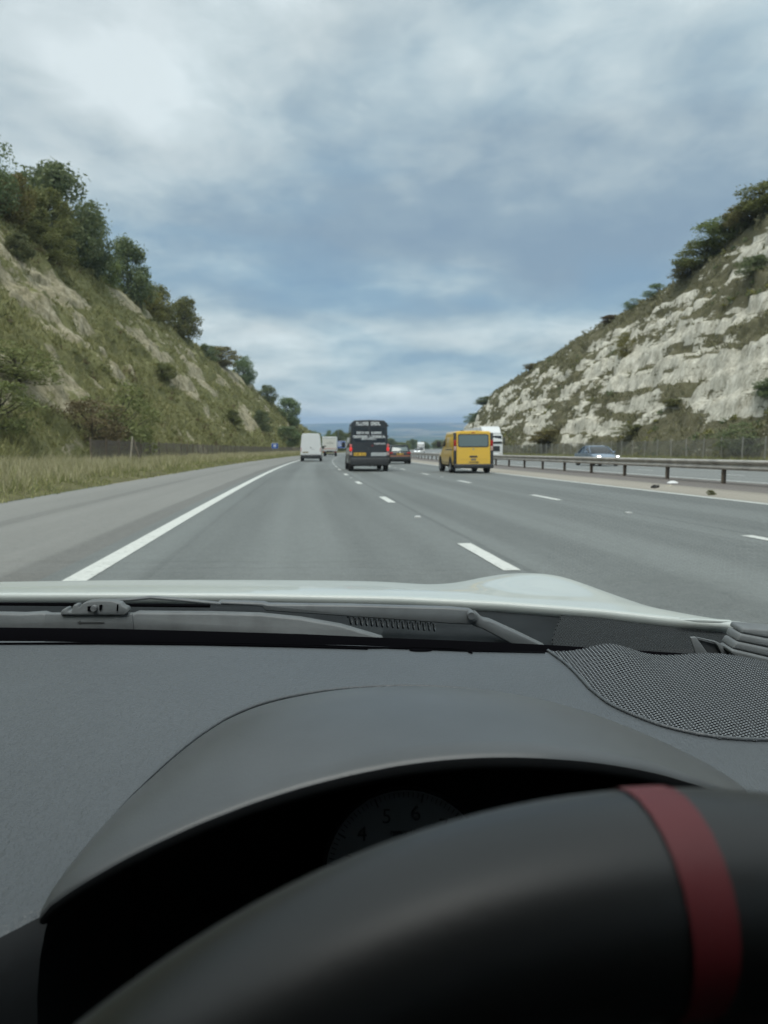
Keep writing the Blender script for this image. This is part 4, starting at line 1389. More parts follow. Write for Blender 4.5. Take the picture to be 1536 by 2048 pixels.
t, belt, hw, L = car('black_car', 'black hatchback in the outside lane half hidden by the tall black van', 61.5, 7.12, M_BLACKP, 4.3, 1.84, 1.53)
mb = MB(); mb.prism([(-.66, .10, belt + .03), (.66, .10, belt + .03), (.58, .38, 1.42), (-.58, .38, 1.42)], (0, -.02, .01)); mb.build('rear_window', M_GLASSL, t, bevel=.01)
mb = MB(); mb.box((0, .40, 1.45), (1.2, .22, .03)); mb.build('roof_spoiler', M_BLACKP, t, bevel=.01)
mb = MB(); mb.box((.0, -.012, .80), (.52, .015, .11)); npl = mb.build('number_plate', M_PLATE, t)
mb = MB(); glyphs(mb, -.22, .02, .765, .835, -.022, random.Random(6)); glyphs(mb, .06, .23, .765, .835, -.022, random.Random(7)); mb.build('plate_characters', M_CHAR, npl)
mb = MB(); mb.tube([(0, .0, .935), (0, -.02, .935)], .05, 14); mb.build('emblem', M_PLATEW, t, 40)
mb = MB(); mb.box((0, -.035, .65), (1.62, .03, .07)); mb.build('reflector_bar', material('orange_reflector', (.42, .16, .08), .35), t, bevel=.01)
mb = MB(); mb.box((0, -.03, .47), (1.66, .16, .28)); mb.build('bumper', M_TRIM, t, bevel=.05)
for sg in (-1, 1):
    mb = MB(); mb.box((sg * .72, .03, .88), (.30, .08, .14)); mb.build('tail_light', M_TAIL, t, bevel=.02)

t, belt, hw, L = car('blue_car', 'blue-grey saloon with lit headlights coming towards us beyond the barrier', 51.5, 20.5, M_BLUEP, 4.7, 1.86, 1.44, True, False)
for sg in (-1, 1):
    mb = MB(); mb.box((sg * .66, L - .14, .66), (.36, .14, .13), Matrix.Rotation(-sg * .35, 3, 'Z')); hl = mb.build('headlight', M_CLEAR, t, bevel=.03)
    mb = MB(); mb.box((sg * .66, L - .06, .665), (.20, .03, .075), Matrix.Rotation(-sg * .35, 3, 'Z')); mb.build('headlight_lens', M_HEAD, hl, bevel=.01)
mb = MB(); mb.box((0, L + .0, .50), (1.1, .06, .20)); mb.build('grille', M_TRIM, t, bevel=.03)
mb = MB(); mb.box((0, L + .035, .47), (.52, .015, .11)); mb.build('number_plate', M_PLATEW, t)
mb = MB(); mb.box((0, L - .03, .31), (1.5, .10, .12)); mb.build('lower_bumper', M_TRIM, t, bevel=.03)

for (s, u, lb) in ((225, 16.9, 'distant white car coming towards us nearest the barrier'), (238, 20.2, 'distant white car behind another in the next lane of the far carriageway')):
    t, belt, hw, L = car('white_car', lb, s, u, M_WHITEP, 4.4, 1.82, 1.5, True, True)
    t['group'] = 'distant white cars on the far carriageway'
    for sg in (-1, 1):
        mb = MB(); mb.box((sg * .64, L - .12, .66), (.30, .12, .13)); mb.build('headlight', M_HEAD, t, bevel=.03)


# ---- oncoming lorries
def lorry(label, s, u, H, trailer):
    t = empty('white_lorry'); L = 14 if trailer else 8.5
    t.location = road(s + L, u); t.rotation_euler = Euler((math.atan(GR), 0, math.pi - heading(s)))
    tag(t, label, 'lorry')
    y = L
    def rg(yy, zb, zt, w, rc): return ring(yy, half_profile(zb, zt, w - .03, w, (zb + zt) / 2, w * .97, rc))
    obj('cab', loft_mesh('cab', [rg(y - 2.2, .55, 2.95, 1.22, .12), rg(y - .35, .55, 2.95, 1.23, .12), rg(y - .08, .45, 2.2, 1.22, .12), rg(y, .42, 1.5, 1.16, .1)], M_WHITEP), t)
    obj('wind_deflector', loft_mesh('wind_deflector', [rg(y - 2.2, 2.93, H, 1.2, .12), rg(y - 1.5, 2.93, H - .05, 1.18, .14), rg(y - .5, 2.93, 3.15, 1.1, .1)], M_WHITEP), t)
    mb = MB(); nn = Vector((0, .94, .34)) * .03
    mb.prism([Vector((-1.08, y - .33, 2.80)) + nn, Vector((1.08, y - .33, 2.80)) + nn, Vector((1.12, y - .04, 1.85)) + nn, Vector((-1.12, y - .04, 1.85)) + nn], (0, .02, .01)); mb.build('windscreen', M_GLASSD, t, bevel=.02)
    mb = MB(); mb.box((0, y + .02, 1.30), (1.7, .06, .62)); mb.build('grille', M_TRIM, t, bevel=.03)
    mb = MB(); mb.box((0, y - .02, .55), (2.4, .2, .38)); mb.build('bumper', M_WHITEP, t, bevel=.05)
    for sg in (-1, 1):
        mb = MB(); mb.box((sg * .92, y + .06, .72), (.36, .05, .18)); mb.build('headlight', M_CLEAR, t, bevel=.02)
        mb = MB(); mb.box((sg * 1.235, y - .75, 2.2), (.02, .75, .75)); mb.build('side_window', M_GLASSD, t, bevel=.008)
        mb = MB(); mb.box((sg * 1.40, y - .25, 2.2), (.14, .16, .75)); mb.build('door_mirror', M_TRIM, t, bevel=.03)
        for yw in (y - 1.0, 4.4, 3.0, 1.6):
            wheel(t, sg * 1.08, yw, .5, .3)
    mb = MB(); mb.box((0, (L - 2.9) / 2, (H + 1.05) / 2 - .05), (2.5, L - 2.9, H - 1.1)); mb.build('trailer', material('trailer_side', (.62, .64, .65), .5, var=.1, vscale=.5), t, bevel=.03)
    mb = MB(); mb.box((0, L * .45, .85), (1.0, L * .85, .35)); mb.build('chassis', M_UNDER, t)


lorry('white articulated lorry coming towards us partly hidden behind the yellow van', 90, 20.5, 3.95, True)
lorry('small distant white lorry coming towards us above the barrier', 268, 21.6, 3.7, False)

# ================================================================== the car we sit in
SP, CP = math.sin(PITCH), math.cos(PITCH)


def C(px, py, t):
    """point seen in direction (px, py) of the photograph, t metres along the optical axis"""
    a, b = (px - IW / 2) / FPX, (py - IH / 2) / FPX
    return Vector((a * t, t * (CP - b * SP), CAM_Z - t * (b * CP + SP)))


def Cd(px, py, drop):
    b = (py - IH / 2) / FPX
    return C(px, py, drop / (b * CP + SP))


car_ = empty('car', (0, 0, 0))
tag(car_, 'white car we look out of, with dark dashboard, black steering wheel and bonnet ahead', 'car')


def vinyl(name, col, rough, bump, sc, spec=.5, mott=.18):
    m = bpy.data.materials.new(name); m.use_nodes = True
    gg = NG(m.node_tree); b = m.node_tree.nodes['Principled BSDF']
    t = gg.n('ShaderNodeTexCoord').outputs['Object']
    mp = gg.mapping(t, scale=(sc, sc * .55, sc * .55))
    n1 = gg.noise(mp, 1.0, 1.2, .5, 1.8)
    v_ = gg.n('ShaderNodeTexVoronoi', feature='DISTANCE_TO_EDGE'); gg.link(mp, v_.inputs['Vector']); v_.inputs['Scale'].default_value = .55
    n2 = gg.noise(t, 9, 4, .6)
    n3 = gg.noise(t, 1400, 2, .5)
    hgt = gg.math('ADD', n1, gg.math('MULTIPLY', gg.math('MINIMUM', v_.outputs['Distance'], .25), .7))
    c = gg.ramp(n2, [(.3, tuple(q * (1 - mott) for q in col)), (.7, tuple(q * (1 + mott) for q in col))])
    gg.link(c, b.inputs['Base Color'])
    b.inputs['Roughness'].default_value = rough; b.inputs['Specular IOR Level'].default_value = spec
    bp = gg.n('ShaderNodeBump'); bp.inputs['Strength'].default_value = bump; bp.inputs['Distance'].default_value = .0016
    gg.link(hgt, bp.inputs['Height']); gg.link(bp.outputs[0], b.inputs['Normal'])
    return m


M_DASH = vinyl('dashboard_vinyl', (.071, .080, .087), .42, .5, 340, mott=.06)
M_HOOD = vinyl('binnacle_soft_touch', (.070, .077, .082), .40, .10, 900, mott=.16)
M_LEATHER = vinyl('wheel_leather', (.006, .0065, .007), .42, .03, 700, spec=.6)
M_RED = vinyl('red_leather', (.15, .015, .020), .5, .05, 700)
M_BLACK = material('interior_black', (.008, .009, .010), .9, spec=.05)
M_SEAL = material('screen_frit', (.004, .004, .005), .9, spec=.0)
M_PLAST = material('cowl_plastic', (.020, .023, .025), .85, var=.25, vscale=18, bump=.1, bscale=600, spec=.08)
M_WIPER = material('wiper_plastic', (.135, .147, .152), .55, var=.15, vscale=40, bump=.1, bscale=900)
M_WIPER2 = material('wiper_arm_black', (.12, .131, .137), .42, var=.15, vscale=30)
M_BODYW = bpy.data.materials.new('car_white_paint'); M_BODYW.use_nodes = True
_b = M_BODYW.node_tree.nodes['Principled BSDF']
_b.inputs['Base Color'].default_value = (.50, .54, .52, 1); _b.inputs['Roughness'].default_value = .45; _b.inputs['Specular IOR Level'].default_value = .4; _b.inputs['Coat Weight'].default_value = .45; _b.inputs['Coat Roughness'].default_value = .03

FAR = [(Cd(px, py, d)) for px, py, d in ((0, 1283, .225), (400, 1285, .225), (720, 1292, .226), (950, 1303, .228), (1100, 1306, .232), (1250, 1314, .236), (1400, 1323, .241), (1536, 1334, .246))]
FX = [-1.15, -.95, -.75, -.55] + [p.x for p in FAR] + [.50, .64]
FY = [.56, .66, .725, .765] + [p.y for p in FAR] + [.64, .52]
FD = [.225] * 4 + [CAM_Z - p.z for p in FAR] + [.252, .258]


def yfar(x): return np.interp(x, FX, FY)


def dash_drop(x, y):
    yf = yfar(x)
    v_ = np.clip((y - .335) / (yf - .335), 0, 1)  # the top rises a little towards the screen
    return np.interp(x, FX, FD) + .024 * (1 - v_) ** 1.8 - .004 * np.sin(np.pi * v_)


# ---- binnacle outline: crease on the dash and front lip
def resample(P, n):
    P = np.array([tuple(p) for p in P]); d = np.r_[0, np.cumsum(np.linalg.norm(np.diff(P, axis=0), axis=1))]
    # smooth cubic-ish resampling
    q = np.linspace(0, d[-1], n)
    out = np.stack([np.interp(q, d, P[:, k]) for k in range(3)], 1)
    for _ in range(3):
        o2 = out.copy(); o2[1:-1] = (out[:-2] + 2 * out[1:-1] + out[2:]) / 4; out = o2
    return out


CRE_PX = [(86, 1818), (140, 1735), (200, 1660), (265, 1592), (330, 1530), (390, 1480), (450, 1440), (510, 1414), (560, 1400), (630, 1387), (700, 1379), (800, 1375), (900, 1378), (1000, 1389), (1100, 1411), (1180, 1438), (1250, 1465), (1320, 1495), (1400, 1533), (1450, 1562), (1500, 1594)]
LIP_PX = [(86, 1820, .243), (150, 1772, .232), (250, 1712, .220), (330, 1672, .212), (400, 1640, .206), (500, 1600, .198), (600, 1567, .191), (700, 1541, .186), (800, 1521, .182), (880, 1511, .180), (950, 1506, .179), (1030, 1505, .179), (1100, 1508, .180), (1180, 1515, .184), (1250, 1526, .189), (1320, 1541, .196), (1400, 1566, .206), (1450, 1582, .214), (1502, 1597, .226)]
cre = []
for px, py in CRE_PX:
    d = .235
    for _ in range(8):
        p = Cd(px, py, d); d = float(dash_drop(p.x, p.y)) - .001
    cre.append(Cd(px, py, d))
NB = 90
CRE = resample(cre, NB); LIP = resample([Cd(*q) for q in LIP_PX], NB)
LIP[0] = CRE[0] + np.array([0, -.004, -.002]); LIP[-1] = CRE[-1] + np.array([0, -.004, -.002])

# ---- dashboard top
poly = [(p[0] + .004 * (1 if i < NB / 2 else -1), p[1] - .006) for i, p in enumerate(CRE)] + [(CRE[-1][0] - .01, .2), (CRE[0][0] + .012, .2)]


def inside(x, y, poly):
    r = np.zeros(np.shape(x), bool); n = len(poly); j = n - 1
    for i in range(n):
        xi, yi = poly[i]; xj, yj = poly[j]
        c = ((yi > y) != (yj > y)) & (x < (xj - xi) * (y - yi) / (yj - yi + 1e-12) + xi)
        r ^= c; j = i
    return r


def front_y(x): return .378 - np.clip(-.165 - x, 0, .05)


xs = np.linspace(-1.12, .60, 345)
vs_ = np.linspace(0, 1, 110)
Xg, Vg = np.meshgrid(xs, vs_, indexing='ij')
Yg = front_y(Xg) + (yfar(Xg) + .0015 - front_y(Xg)) * Vg
Dg = dash_drop(Xg, Yg)
rows = [np.stack([Xg, Yg, CAM_Z - Dg], -1)]
fr = []
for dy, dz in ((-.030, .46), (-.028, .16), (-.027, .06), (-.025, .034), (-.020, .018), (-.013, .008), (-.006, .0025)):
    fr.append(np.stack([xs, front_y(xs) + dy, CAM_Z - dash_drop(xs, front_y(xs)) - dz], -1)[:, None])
G = np.concatenate(fr[6:] + rows, 1)
F = grid_faces(*G.shape[:2])
cen = G.reshape(-1, 3)[F].mean(1)
F = F[~inside(cen[:, 0], cen[:, 1], poly)][:, ::-1]
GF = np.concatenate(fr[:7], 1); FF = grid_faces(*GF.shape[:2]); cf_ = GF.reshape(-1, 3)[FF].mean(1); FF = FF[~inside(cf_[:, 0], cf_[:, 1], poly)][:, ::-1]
dash = obj('dashboard', mesh_np('dashboard', G.reshape(-1, 3), F, M_DASH, smooth=True), car_)

obj('dash_front', mesh_np('dash_front', GF.reshape(-1, 3), FF, vinyl('dash_edge', (.014, .016, .018), .7, .04, 900, spec=.3, mott=.05), smooth=True), dash)  # front roll coloured near black, its shade put into the colour

# ---- binnacle hood
rowsB = []
for w in np.linspace(0, 1, 16):
    P = CRE * (1 - w) + LIP * w
    P[:, 2] += .013 * np.sin(np.pi * w) * np.sin(np.pi * np.linspace(0, 1, NB)) ** .45 + .0012 * min(1, w * 8)
    rowsB.append(P)
env = np.sin(np.pi * np.linspace(0, 1, NB)) ** .5
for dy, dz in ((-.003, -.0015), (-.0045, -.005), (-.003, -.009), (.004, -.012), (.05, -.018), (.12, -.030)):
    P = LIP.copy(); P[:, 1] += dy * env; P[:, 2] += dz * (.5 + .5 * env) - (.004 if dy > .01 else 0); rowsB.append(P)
# a short welt where hood and dash meet
GB = np.stack(rowsB, 1)
bme = mesh_np('instrument_binnacle', GB.reshape(-1, 3), grid_faces(NB, GB.shape[1])[:, ::-1], M_HOOD, smooth=True)
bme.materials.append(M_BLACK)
bme.polygons.foreach_set('material_index', np.tile((np.arange(GB.shape[1] - 1) >= 16).astype(np.int32), NB - 1))     # faces under the lip are black
binn = obj('instrument_binnacle', bme, dash)
mb = MB(); mb.tube([Vector(p) + Vector((0, .0008, .0012)) for p in CRE[10:-14]], [.0016 * min(1, i / 12, (NB - 25 - i) / 12) + .00005 for i in range(NB - 24)], 8); mb.build('seam_welt', M_DASH, dash, 60)

# ---- instrument cavity
mb = MB()
a, b = CRE[3], CRE[-4]
mb.prism([(a[0] - .01, .545, CAM_Z - .250), (-.03, .560, CAM_Z - .236), (.12, .560, CAM_Z - .236), (b[0] + .01, .545, CAM_Z - .250), (b[0] + .01, .50, CAM_Z - .52), (a[0] - .01, .50, CAM_Z - .52)], (0, .02, 0))
mb.prism([(a[0] - .012, .34, CAM_Z - .270), (a[0] - .012, .56, CAM_Z - .262), (a[0] - .012, .52, CAM_Z - .55), (a[0] - .012, .34, CAM_Z - .55)], (-.01, 0, 0))
mb.prism([(b[0] + .012, .40, CAM_Z - .275), (b[0] + .012, .56, CAM_Z - .268), (b[0] + .012, .52, CAM_Z - .55), (b[0] + .012, .40, CAM_Z - .55)], (.01, 0, 0))
clus = mb.build('instrument_cluster', M_BLACK, dash)
mb = MB(); mb.tube([(.10, .54, CAM_Z - .40), (.10, .24, CAM_Z - .315)], [.07, .055], 20); mb.build('column_shroud', M_BLACK, dash, 50)
mb = MB(); mb.prism([(-1.1, .40, CAM_Z - .50), (.58, .40, CAM_Z - .50), (.58, .44, CAM_Z - .85), (-1.1, .44, CAM_Z - .85)], (0, .02, 0)); mb.build('lower_panel', M_BLACK, dash, bevel=.005)

# rev counter
DC = C(814, 1752, .515)
DN = (Vector((0, 0, CAM_Z - .03)) - DC); DN.x *= .3; DN.z *= .55; DN.normalize()
DU = Vector((0, 0, 1)) - DN * DN.z; DU.normalize(); DR = DU.cross(DN)
DM = Matrix((DR, DU, DN)).transposed().to_4x4(); DM.translation = DC
dial_r = .0555
mb = MB(); n = 64
mb.prism([(dial_r * math.cos(2 * math.pi * k / n), dial_r * math.sin(2 * math.pi * k / n), 0) for k in range(n)], (0, 0, -.004))
dial = mb.build('rev_counter_dial', material('dial_white', (.11, .115, .12), .7), clus); dial.matrix_local = DM
mb = MB(); mb.tube([(dial_r * 1.02 * math.cos(2 * math.pi * k / n), dial_r * 1.02 * math.sin(2 * math.pi * k / n), 0) for k in range(n + 1)], .002, 6); mb.build('dial_bezel', M_BLACK, dial, 60)
M_INK = material('dial_ink', (.012, .012, .013), .6)
mb = MB()
for k in range(71):
    a = math.radians(222 - k * 252 / 70 * 1.0)
    big_ = k % 10 == 0
    r0, r1 = (dial_r * (.86 if big_ else .905), dial_r * .965)
    rot = Matrix.Rotation(a, 3, 'Z')
    mb.box(rot @ Vector(((r0 + r1) / 2, 0, .0006)), (r1 - r0, .0011 if big_ else .0005, .0008), rot)
mb.build('dial_ticks', M_INK, dial)


def text_mesh(body, size, mat, depth=.0004):
    cu = bpy.data.curves.new('numeral', 'FONT'); cu.body = body; cu.size = size; cu.extrude = depth; cu.align_x = 'CENTER'; cu.align_y = 'CENTER'
    o = bpy.data.objects.new('tmp', cu); COL.objects.link(o)
    dg = bpy.context.evaluated_depsgraph_get(); dg.update()
    me = bpy.data.meshes.new_from_object(o.evaluated_get(dg))
    bpy.data.objects.remove(o); me.materials.clear(); me.materials.append(mat)
    return me


for k in range(1, 9):
    a = math.radians(222 - k * 31.5 * 252 / 252)
    a = math.radians(168 - (k - 3) * 29)
    o = obj('numeral', text_mesh(str(k), .0135, M_INK), dial); o.location = (dial_r * .72 * math.cos(a), dial_r * .72 * math.sin(a), .0008)
o = obj('dial_caption', text_mesh('rpm x 1000', .0048, M_INK), dial); o.location = (0, dial_r * .50, .0008)
mb = MB(); mb.lathe_x([(0, .011), (.004, .010), (.006, .0)], 20); hubo = mb.build('needle_hub', M_BLACK, dial, 50); hubo.rotation_euler = (0, -math.pi / 2, 0)

# ---- steering wheel
WR, WM = .1790, .0212
car_dir = -YAW
cr = Vector((math.cos(car_dir), -math.sin(car_dir), 0)); cf = Vector((math.sin(car_dir), math.cos(car_dir), 0))
TILT = .442
wv = (cf * math.sin(TILT) + Vector((0, 0, math.cos(TILT)))).normalized()
wn = cr.cross(wv).normalized()
if wn.dot(cf) > 0: wn = -wn
WTOP = C(1278, 1630.5, .164)
WC = WTOP - wv * (WR + WM * .75)
sw = empty('steering_wheel', WC); sw.parent = car_


def torus(a0, a1, n, R, r, oval=1.12, m=28):
    V = []
    for a in np.linspace(a0, a1, n):
        rad = cr * math.sin(a) + wv * math.cos(a)
        for k in range(m):
            q = 2 * math.pi * k / m
            V.append(tuple(rad * (R + r * math.cos(q)) + wn * (r * oval * math.sin(q))))
    return np.array(V), grid_faces(n, m, True)


V, F = torus(-math.pi, math.pi, 181, WR, WM)
obj('rim', mesh_np('rim', V, F, M_LEATHER, smooth=True), sw)
V, F = torus(-.020, .030, 9, WR, WM + .0005)
obj('red_centre_mark', mesh_np('red_centre_mark', V, F, M_RED, smooth=True), sw)
mb = MB()
hubp = [(cr * (.075 * math.cos(a)) + wv * (.062 * math.sin(a) - .01)) + wn * .02 for a in np.linspace(0, 2 * math.pi, 28, endpoint=False)]
mb.prism(hubp, wn * -.05); mb.build('airbag_cover', M_LEATHER, sw, bevel=.008)
for ang in (90, -90, 180):
    a = math.radians(ang); rad = cr * math.sin(a) + wv * math.cos(a)
    mb = MB(); mb.tube([rad * .05 + wn * .0, rad * .11 - wn * .004, rad * (WR - .004)], [.022, .017, .014], 12); mb.build('spoke', M_LEATHER, sw, 60)


# ---- perforated panels (speaker grille, cowl intake)
def hex_sheet(x0, x1, y0, y1, pitch, hole, keep, mapf):
    vs = []; fs = []
    dyp = pitch * .866
    R_ = pitch / math.sqrt(3) * 1.004
    nx = int((x1 - x0) / dyp); ny = int((y1 - y0) / pitch)
    ang = [math.radians(60 * k) for k in range(6)]
    for j in range(ny):
        for i in range(nx):
            cy_ = y0 + (j + .5 * (i % 2)) * pitch; cx_ = x0 + i * dyp
            if not keep(cx_, cy_): continue
            b = len(vs)
            for a in ang: vs.append(mapf(cx_ + R_ * math.cos(a), cy_ + R_ * math.sin(a), 0))
            for a in ang: vs.append(mapf(cx_ + hole * R_ * math.cos(a), cy_ + hole * R_ * math.sin(a), 0))
            for a in ang: vs.append(mapf(cx_ + hole * .95 * R_ * math.cos(a), cy_ + hole * .97 * R_ * math.sin(a), -.0013))
            for k in range(6):
                k2 = (k + 1) % 6
                fs.append((b + k, b + k2, b + 6 + k2, b + 6 + k)); fs.append((b + 6 + k, b + 6 + k2, b + 12 + k2, b + 12 + k))
    return np.array(vs), np.array(fs)


GP_PX = [(1096, 1303), (1128, 1326), (1150, 1346), (1180, 1380), (1215, 1408), (1240, 1421), (1285, 1440), (1330, 1456), (1390, 1470), (1440, 1478), (1500, 1482), (1560, 1482), (1640, 1478)]
gp = []
for px, py in GP_PX:
    p = Cd(px, py, .232)
    for _ in range(6): p = Cd(px, py, float(dash_drop(p.x, p.y)))
    gp.append((p.x, p.y))
gpoly = gp + [(.62, .50), (.62, .80), (.14, .80)]


def wave(x, y):
    yf = float(yfar(x)); k = math.exp(-((yf - y) / .07) ** 2)
    return .011 * k * (math.exp(-((x - .232) / .030) ** 2) + .75 * math.exp(-((x - .345) / .05) ** 2)) + .0012


def gmap(x, y, dz):
    return (x, y, CAM_Z - float(dash_drop(x, y)) + wave(x, y) + dz)


GPOLY = [np.array(gpoly)]


def gkeep(x, y):
    return bool(inside(np.array(x), np.array(y), gpoly)) and y < float(yfar(x)) + .002 and x < .56


V, F = hex_sheet(.10, .60, .42, .82, .0039, .82, gkeep, gmap)
M_GRILLE = material('grille_plastic', (.22, .24, .255), .5, spec=.4)
gme = mesh_np('speaker_grille', V, F, M_GRILLE)
gme.materials.append(M_BLACK)
gme.polygons.foreach_set('material_index', np.arange(len(F), dtype=np.int32) % 2)     # hole walls coloured black to paint in the darkness inside the holes
obj('speaker_grille', gme, dash)
mb = MB(); mb.tube([(x, y, CAM_Z - float(dash_drop(x, y)) + .0012) for x, y in resample([(a_, b_, 0) for a_, b_ in gp], 60)[:, :2]], .0016, 8); mb.build('grille_rim', M_DASH, dash, 60)
# black sheet under the grille
us = np.linspace(.12, .58, 60); vv = np.linspace(0, 1, 30)
V = []
for x in us:
    lo = float(np.interp(x, [q[0] for q in gp], [q[1] for q in gp])) if x > gp[0][0] else .76
    for w in vv:
        y = lo + .002 + (float(yfar(x)) + .002 - lo) * w
        V.append((x, y, CAM_Z - float(dash_drop(x, y)) + wave(x, y) - .0012))
obj('grille_backing', mesh_np('grille_backing', np.array(V) - np.array([0, 0, .0003]), grid_faces(60, 30)[:, ::-1], M_BLACK, smooth=True), dash)

# ---- demister slots and cover plate on the dash top
def on_dash(px, py, lift=.001):
    p = Cd(px, py, .225)
    for _ in range(6): p = Cd(px, py, float(dash_drop(p.x, p.y)) - lift)
    return p


def dash_line(name, pts, rad, mat):
    mb = MB(); mb.tube([on_dash(*q) for q in pts], rad, 6); return mb.build(name, mat, dash, 60)


dash_line('demister_slot', [(-200, 1287), (0, 1287.5), (200, 1287), (400, 1289), (580, 1293), (735, 1297.5)], [.0004, .0012, .0014, .0014, .0014, .0012], M_SEAL)
dash_line('demister_slot', [(90, 1283.5), (300, 1284), (500, 1287.5), (730, 1294), (950, 1302.5), (1090, 1306)], [.0002, .0009, .0012, .0010, .0008, .0006], M_SEAL)
dash_line('cover_plate_edge', [(735, 1296), (830, 1295), (900, 1297), (930, 1300), (944, 1306)], .0009, M_SEAL)
mb = MB(); mb.prism([on_dash(842 + 23 * math.cos(a), 1299 + 2.6 * math.sin(a), .0012) for a in np.linspace(0, 2 * math.pi, 20, endpoint=False)], (0, 0, -.001)); mb.build('cover_plate_slot', M_SEAL, dash)

# ---- windscreen
def glass_mat():
    m = bpy.data.materials.new('windscreen_glass'); m.use_nodes = True
    gg = NG(m.node_tree); m.node_tree.nodes.clear()
    lw = gg.n('ShaderNodeLayerWeight')
    f = gg.math('ADD', gg.math('MULTIPLY', gg.math('POWER', lw.outputs['Facing'], 5.0), .60), .025)
    tr = gg.n('ShaderNodeBsdfTransparent'); tr.inputs[0].default_value = (.915, .945, .945, 1)
    gl = gg.n('ShaderNodeBsdfGlossy'); gl.inputs['Roughness'].default_value = .0; gl.inputs[0].default_value = (.9, .95, .95, 1)
    mx_ = gg.n('ShaderNodeMixShader'); gg.link(f, mx_.inputs[0]); gg.link(tr.outputs[0], mx_.inputs[1]); gg.link(gl.outputs[0], mx_.inputs[2])
    gg.link(mx_.outputs[0], gg.n('ShaderNodeOutputMaterial').inputs[0])
    return m


M_GLASS = glass_mat()
V = []
gx = np.linspace(-1, 1, 40); gv = np.linspace(0, 1, 24)
for q in gx:
    for w in gv:
        xb = -.26 + q * .86; xt = -.26 + q * .70
        x = xb * (1 - w) + xt * w
        yb = float(yfar(xb)) + .115; yt = .0 - .10 * q * q
        V.append((x, yb * (1 - w) + yt * w + .02 * math.sin(math.pi * w), CAM_Z - .262 + w * .60 + .012 * math.sin(math.pi * w)))
ws = obj('windscreen', mesh_np('windscreen', np.array(V), grid_faces(40, 24), M_GLASS, smooth=True), car_)
FR_PX = [(-400, 1258), (0, 1255), (200, 1257), (400, 1262), (600, 1268), (760, 1275), (960, 1283), (1100, 1290), (1250, 1299), (1400, 1309), (1536, 1319), (1700, 1332)]
V = []
for px, py in FR_PX:
    V += [tuple(C(px, py, .835)), tuple(C(px, py + 60, .825)), tuple(C(px, py + 60, .84)), tuple(C(px, py, .85))]
obj('screen_frit', mesh_np('screen_frit', np.array(V), grid_faces(len(FR_PX), 4, True), M_SEAL), ws)

# ---- cowl panel under the screen
cp_top = [(-500, 1186, 1.10), (0, 1184, 1.09), (500, 1187, 1.08), (800, 1193, 1.07), (1000, 1202, 1.06), (1200, 1217, 1.05), (1400, 1238, 1.04), (1700, 1268, 1.02)]
V = []
NCW = 6
for px, py, t in cp_top:
    a = C(px, py + 3, t) - Vector((0, 0, .012))
    b = C(px, py + 112, .85) - Vector((0, 0, .004))
    for k in range(NCW):
        w = k / (NCW - 1)
        p = a.lerp(b, w); p.z += .008 * math.sin(math.pi * w) * (1 if k != 2 else .3)
        V.append(tuple(p))
cowl = obj('cowl_panel', mesh_np('cowl_panel', np.array(V), grid_faces(len(cp_top), NCW), M_PLAST, smooth=True), car_)
# intake mesh on the right part of the cowl
def cwmap(a, b, dz):
    px = 1085 + a * 1000; w = b
    tt = float(np.interp(px, [q[0] for q in cp_top], [q[2] for q in cp_top])); py = float(np.interp(px, [q[0] for q in cp_top], [q[1] for q in cp_top]))
    A = C(px, py + 3, tt) - Vector((0, 0, .012)); B = C(px, py + 112, .85) - Vector((0, 0, .004))
    p = A.lerp(B, w); p.z += .008 * math.sin(math.pi * w) + .004 + dz
    return tuple(p)


def cw_sheet():
    vs = []; fs = []
    nxx, nyy = 64, 26
    for j in range(nyy):
        for i in range(nxx):
            ca = .012 + (i + .5 * (j % 2)) * .0062; cb = .06 + j * .030
            if ca < .012 + (1 - cb) * .03: continue
            b = len(vs)
            an = [math.radians(30 + 60 * k) for k in range(6)]
            for a in an: vs.append(cwmap(ca + .0036 * math.cos(a), cb + .0174 * math.sin(a), 0))
            for a in an: vs.append(cwmap(ca + .0022 * math.cos(a), cb + .0105 * math.sin(a), 0))
            for a in an: vs.append(cwmap(ca + .0021 * math.cos(a), cb + .0100 * math.sin(a), -.0025))
            for k in range(6):
                k2 = (k + 1) % 6
                fs.append((b + k, b + k2, b + 6 + k2, b + 6 + k)); fs.append((b + 6 + k, b + 6 + k2, b + 12 + k2, b + 12 + k))
    return np.array(vs), np.array(fs)


V, F = cw_sheet()
obj('cowl_intake_mesh', mesh_np('cowl_intake_mesh', V, F, material('intake_mesh', (.035, .039, .041), .8, spec=.1)), cowl)
# moulded lines across the cowl
mb = MB(); mb.tube([C(-200, 1206, .99), C(0, 1208, .985), C(150, 1209, .98), C(420, 1212, .975)], .0022, 6); mb.build('cowl_rib', M_SEAL, cowl, 60)


def slab(name, pix, t, thick, mat, parent, bevel=.0012):
    mb = MB(); mb.prism([C(x, y, t if not callable(t) else t(x)) for x, y in pix], (0, thick, 0))
    return mb.build(name, mat, parent, bevel=bevel, seg=2)


# ---- wiper
wip = empty('wiper', C(1000, 1260, .9)); wip.parent = car_
WI = Matrix.Translation(wip.location).inverted()


def wslab(name, pix, t, thick, mat, parent=None, bevel=.0012):
    mb = MB(); mb.prism([C(x, y, t) - wip.location for x, y in pix], (0, thick, 0))
    return mb.build(name, mat, parent or wip, bevel=bevel)


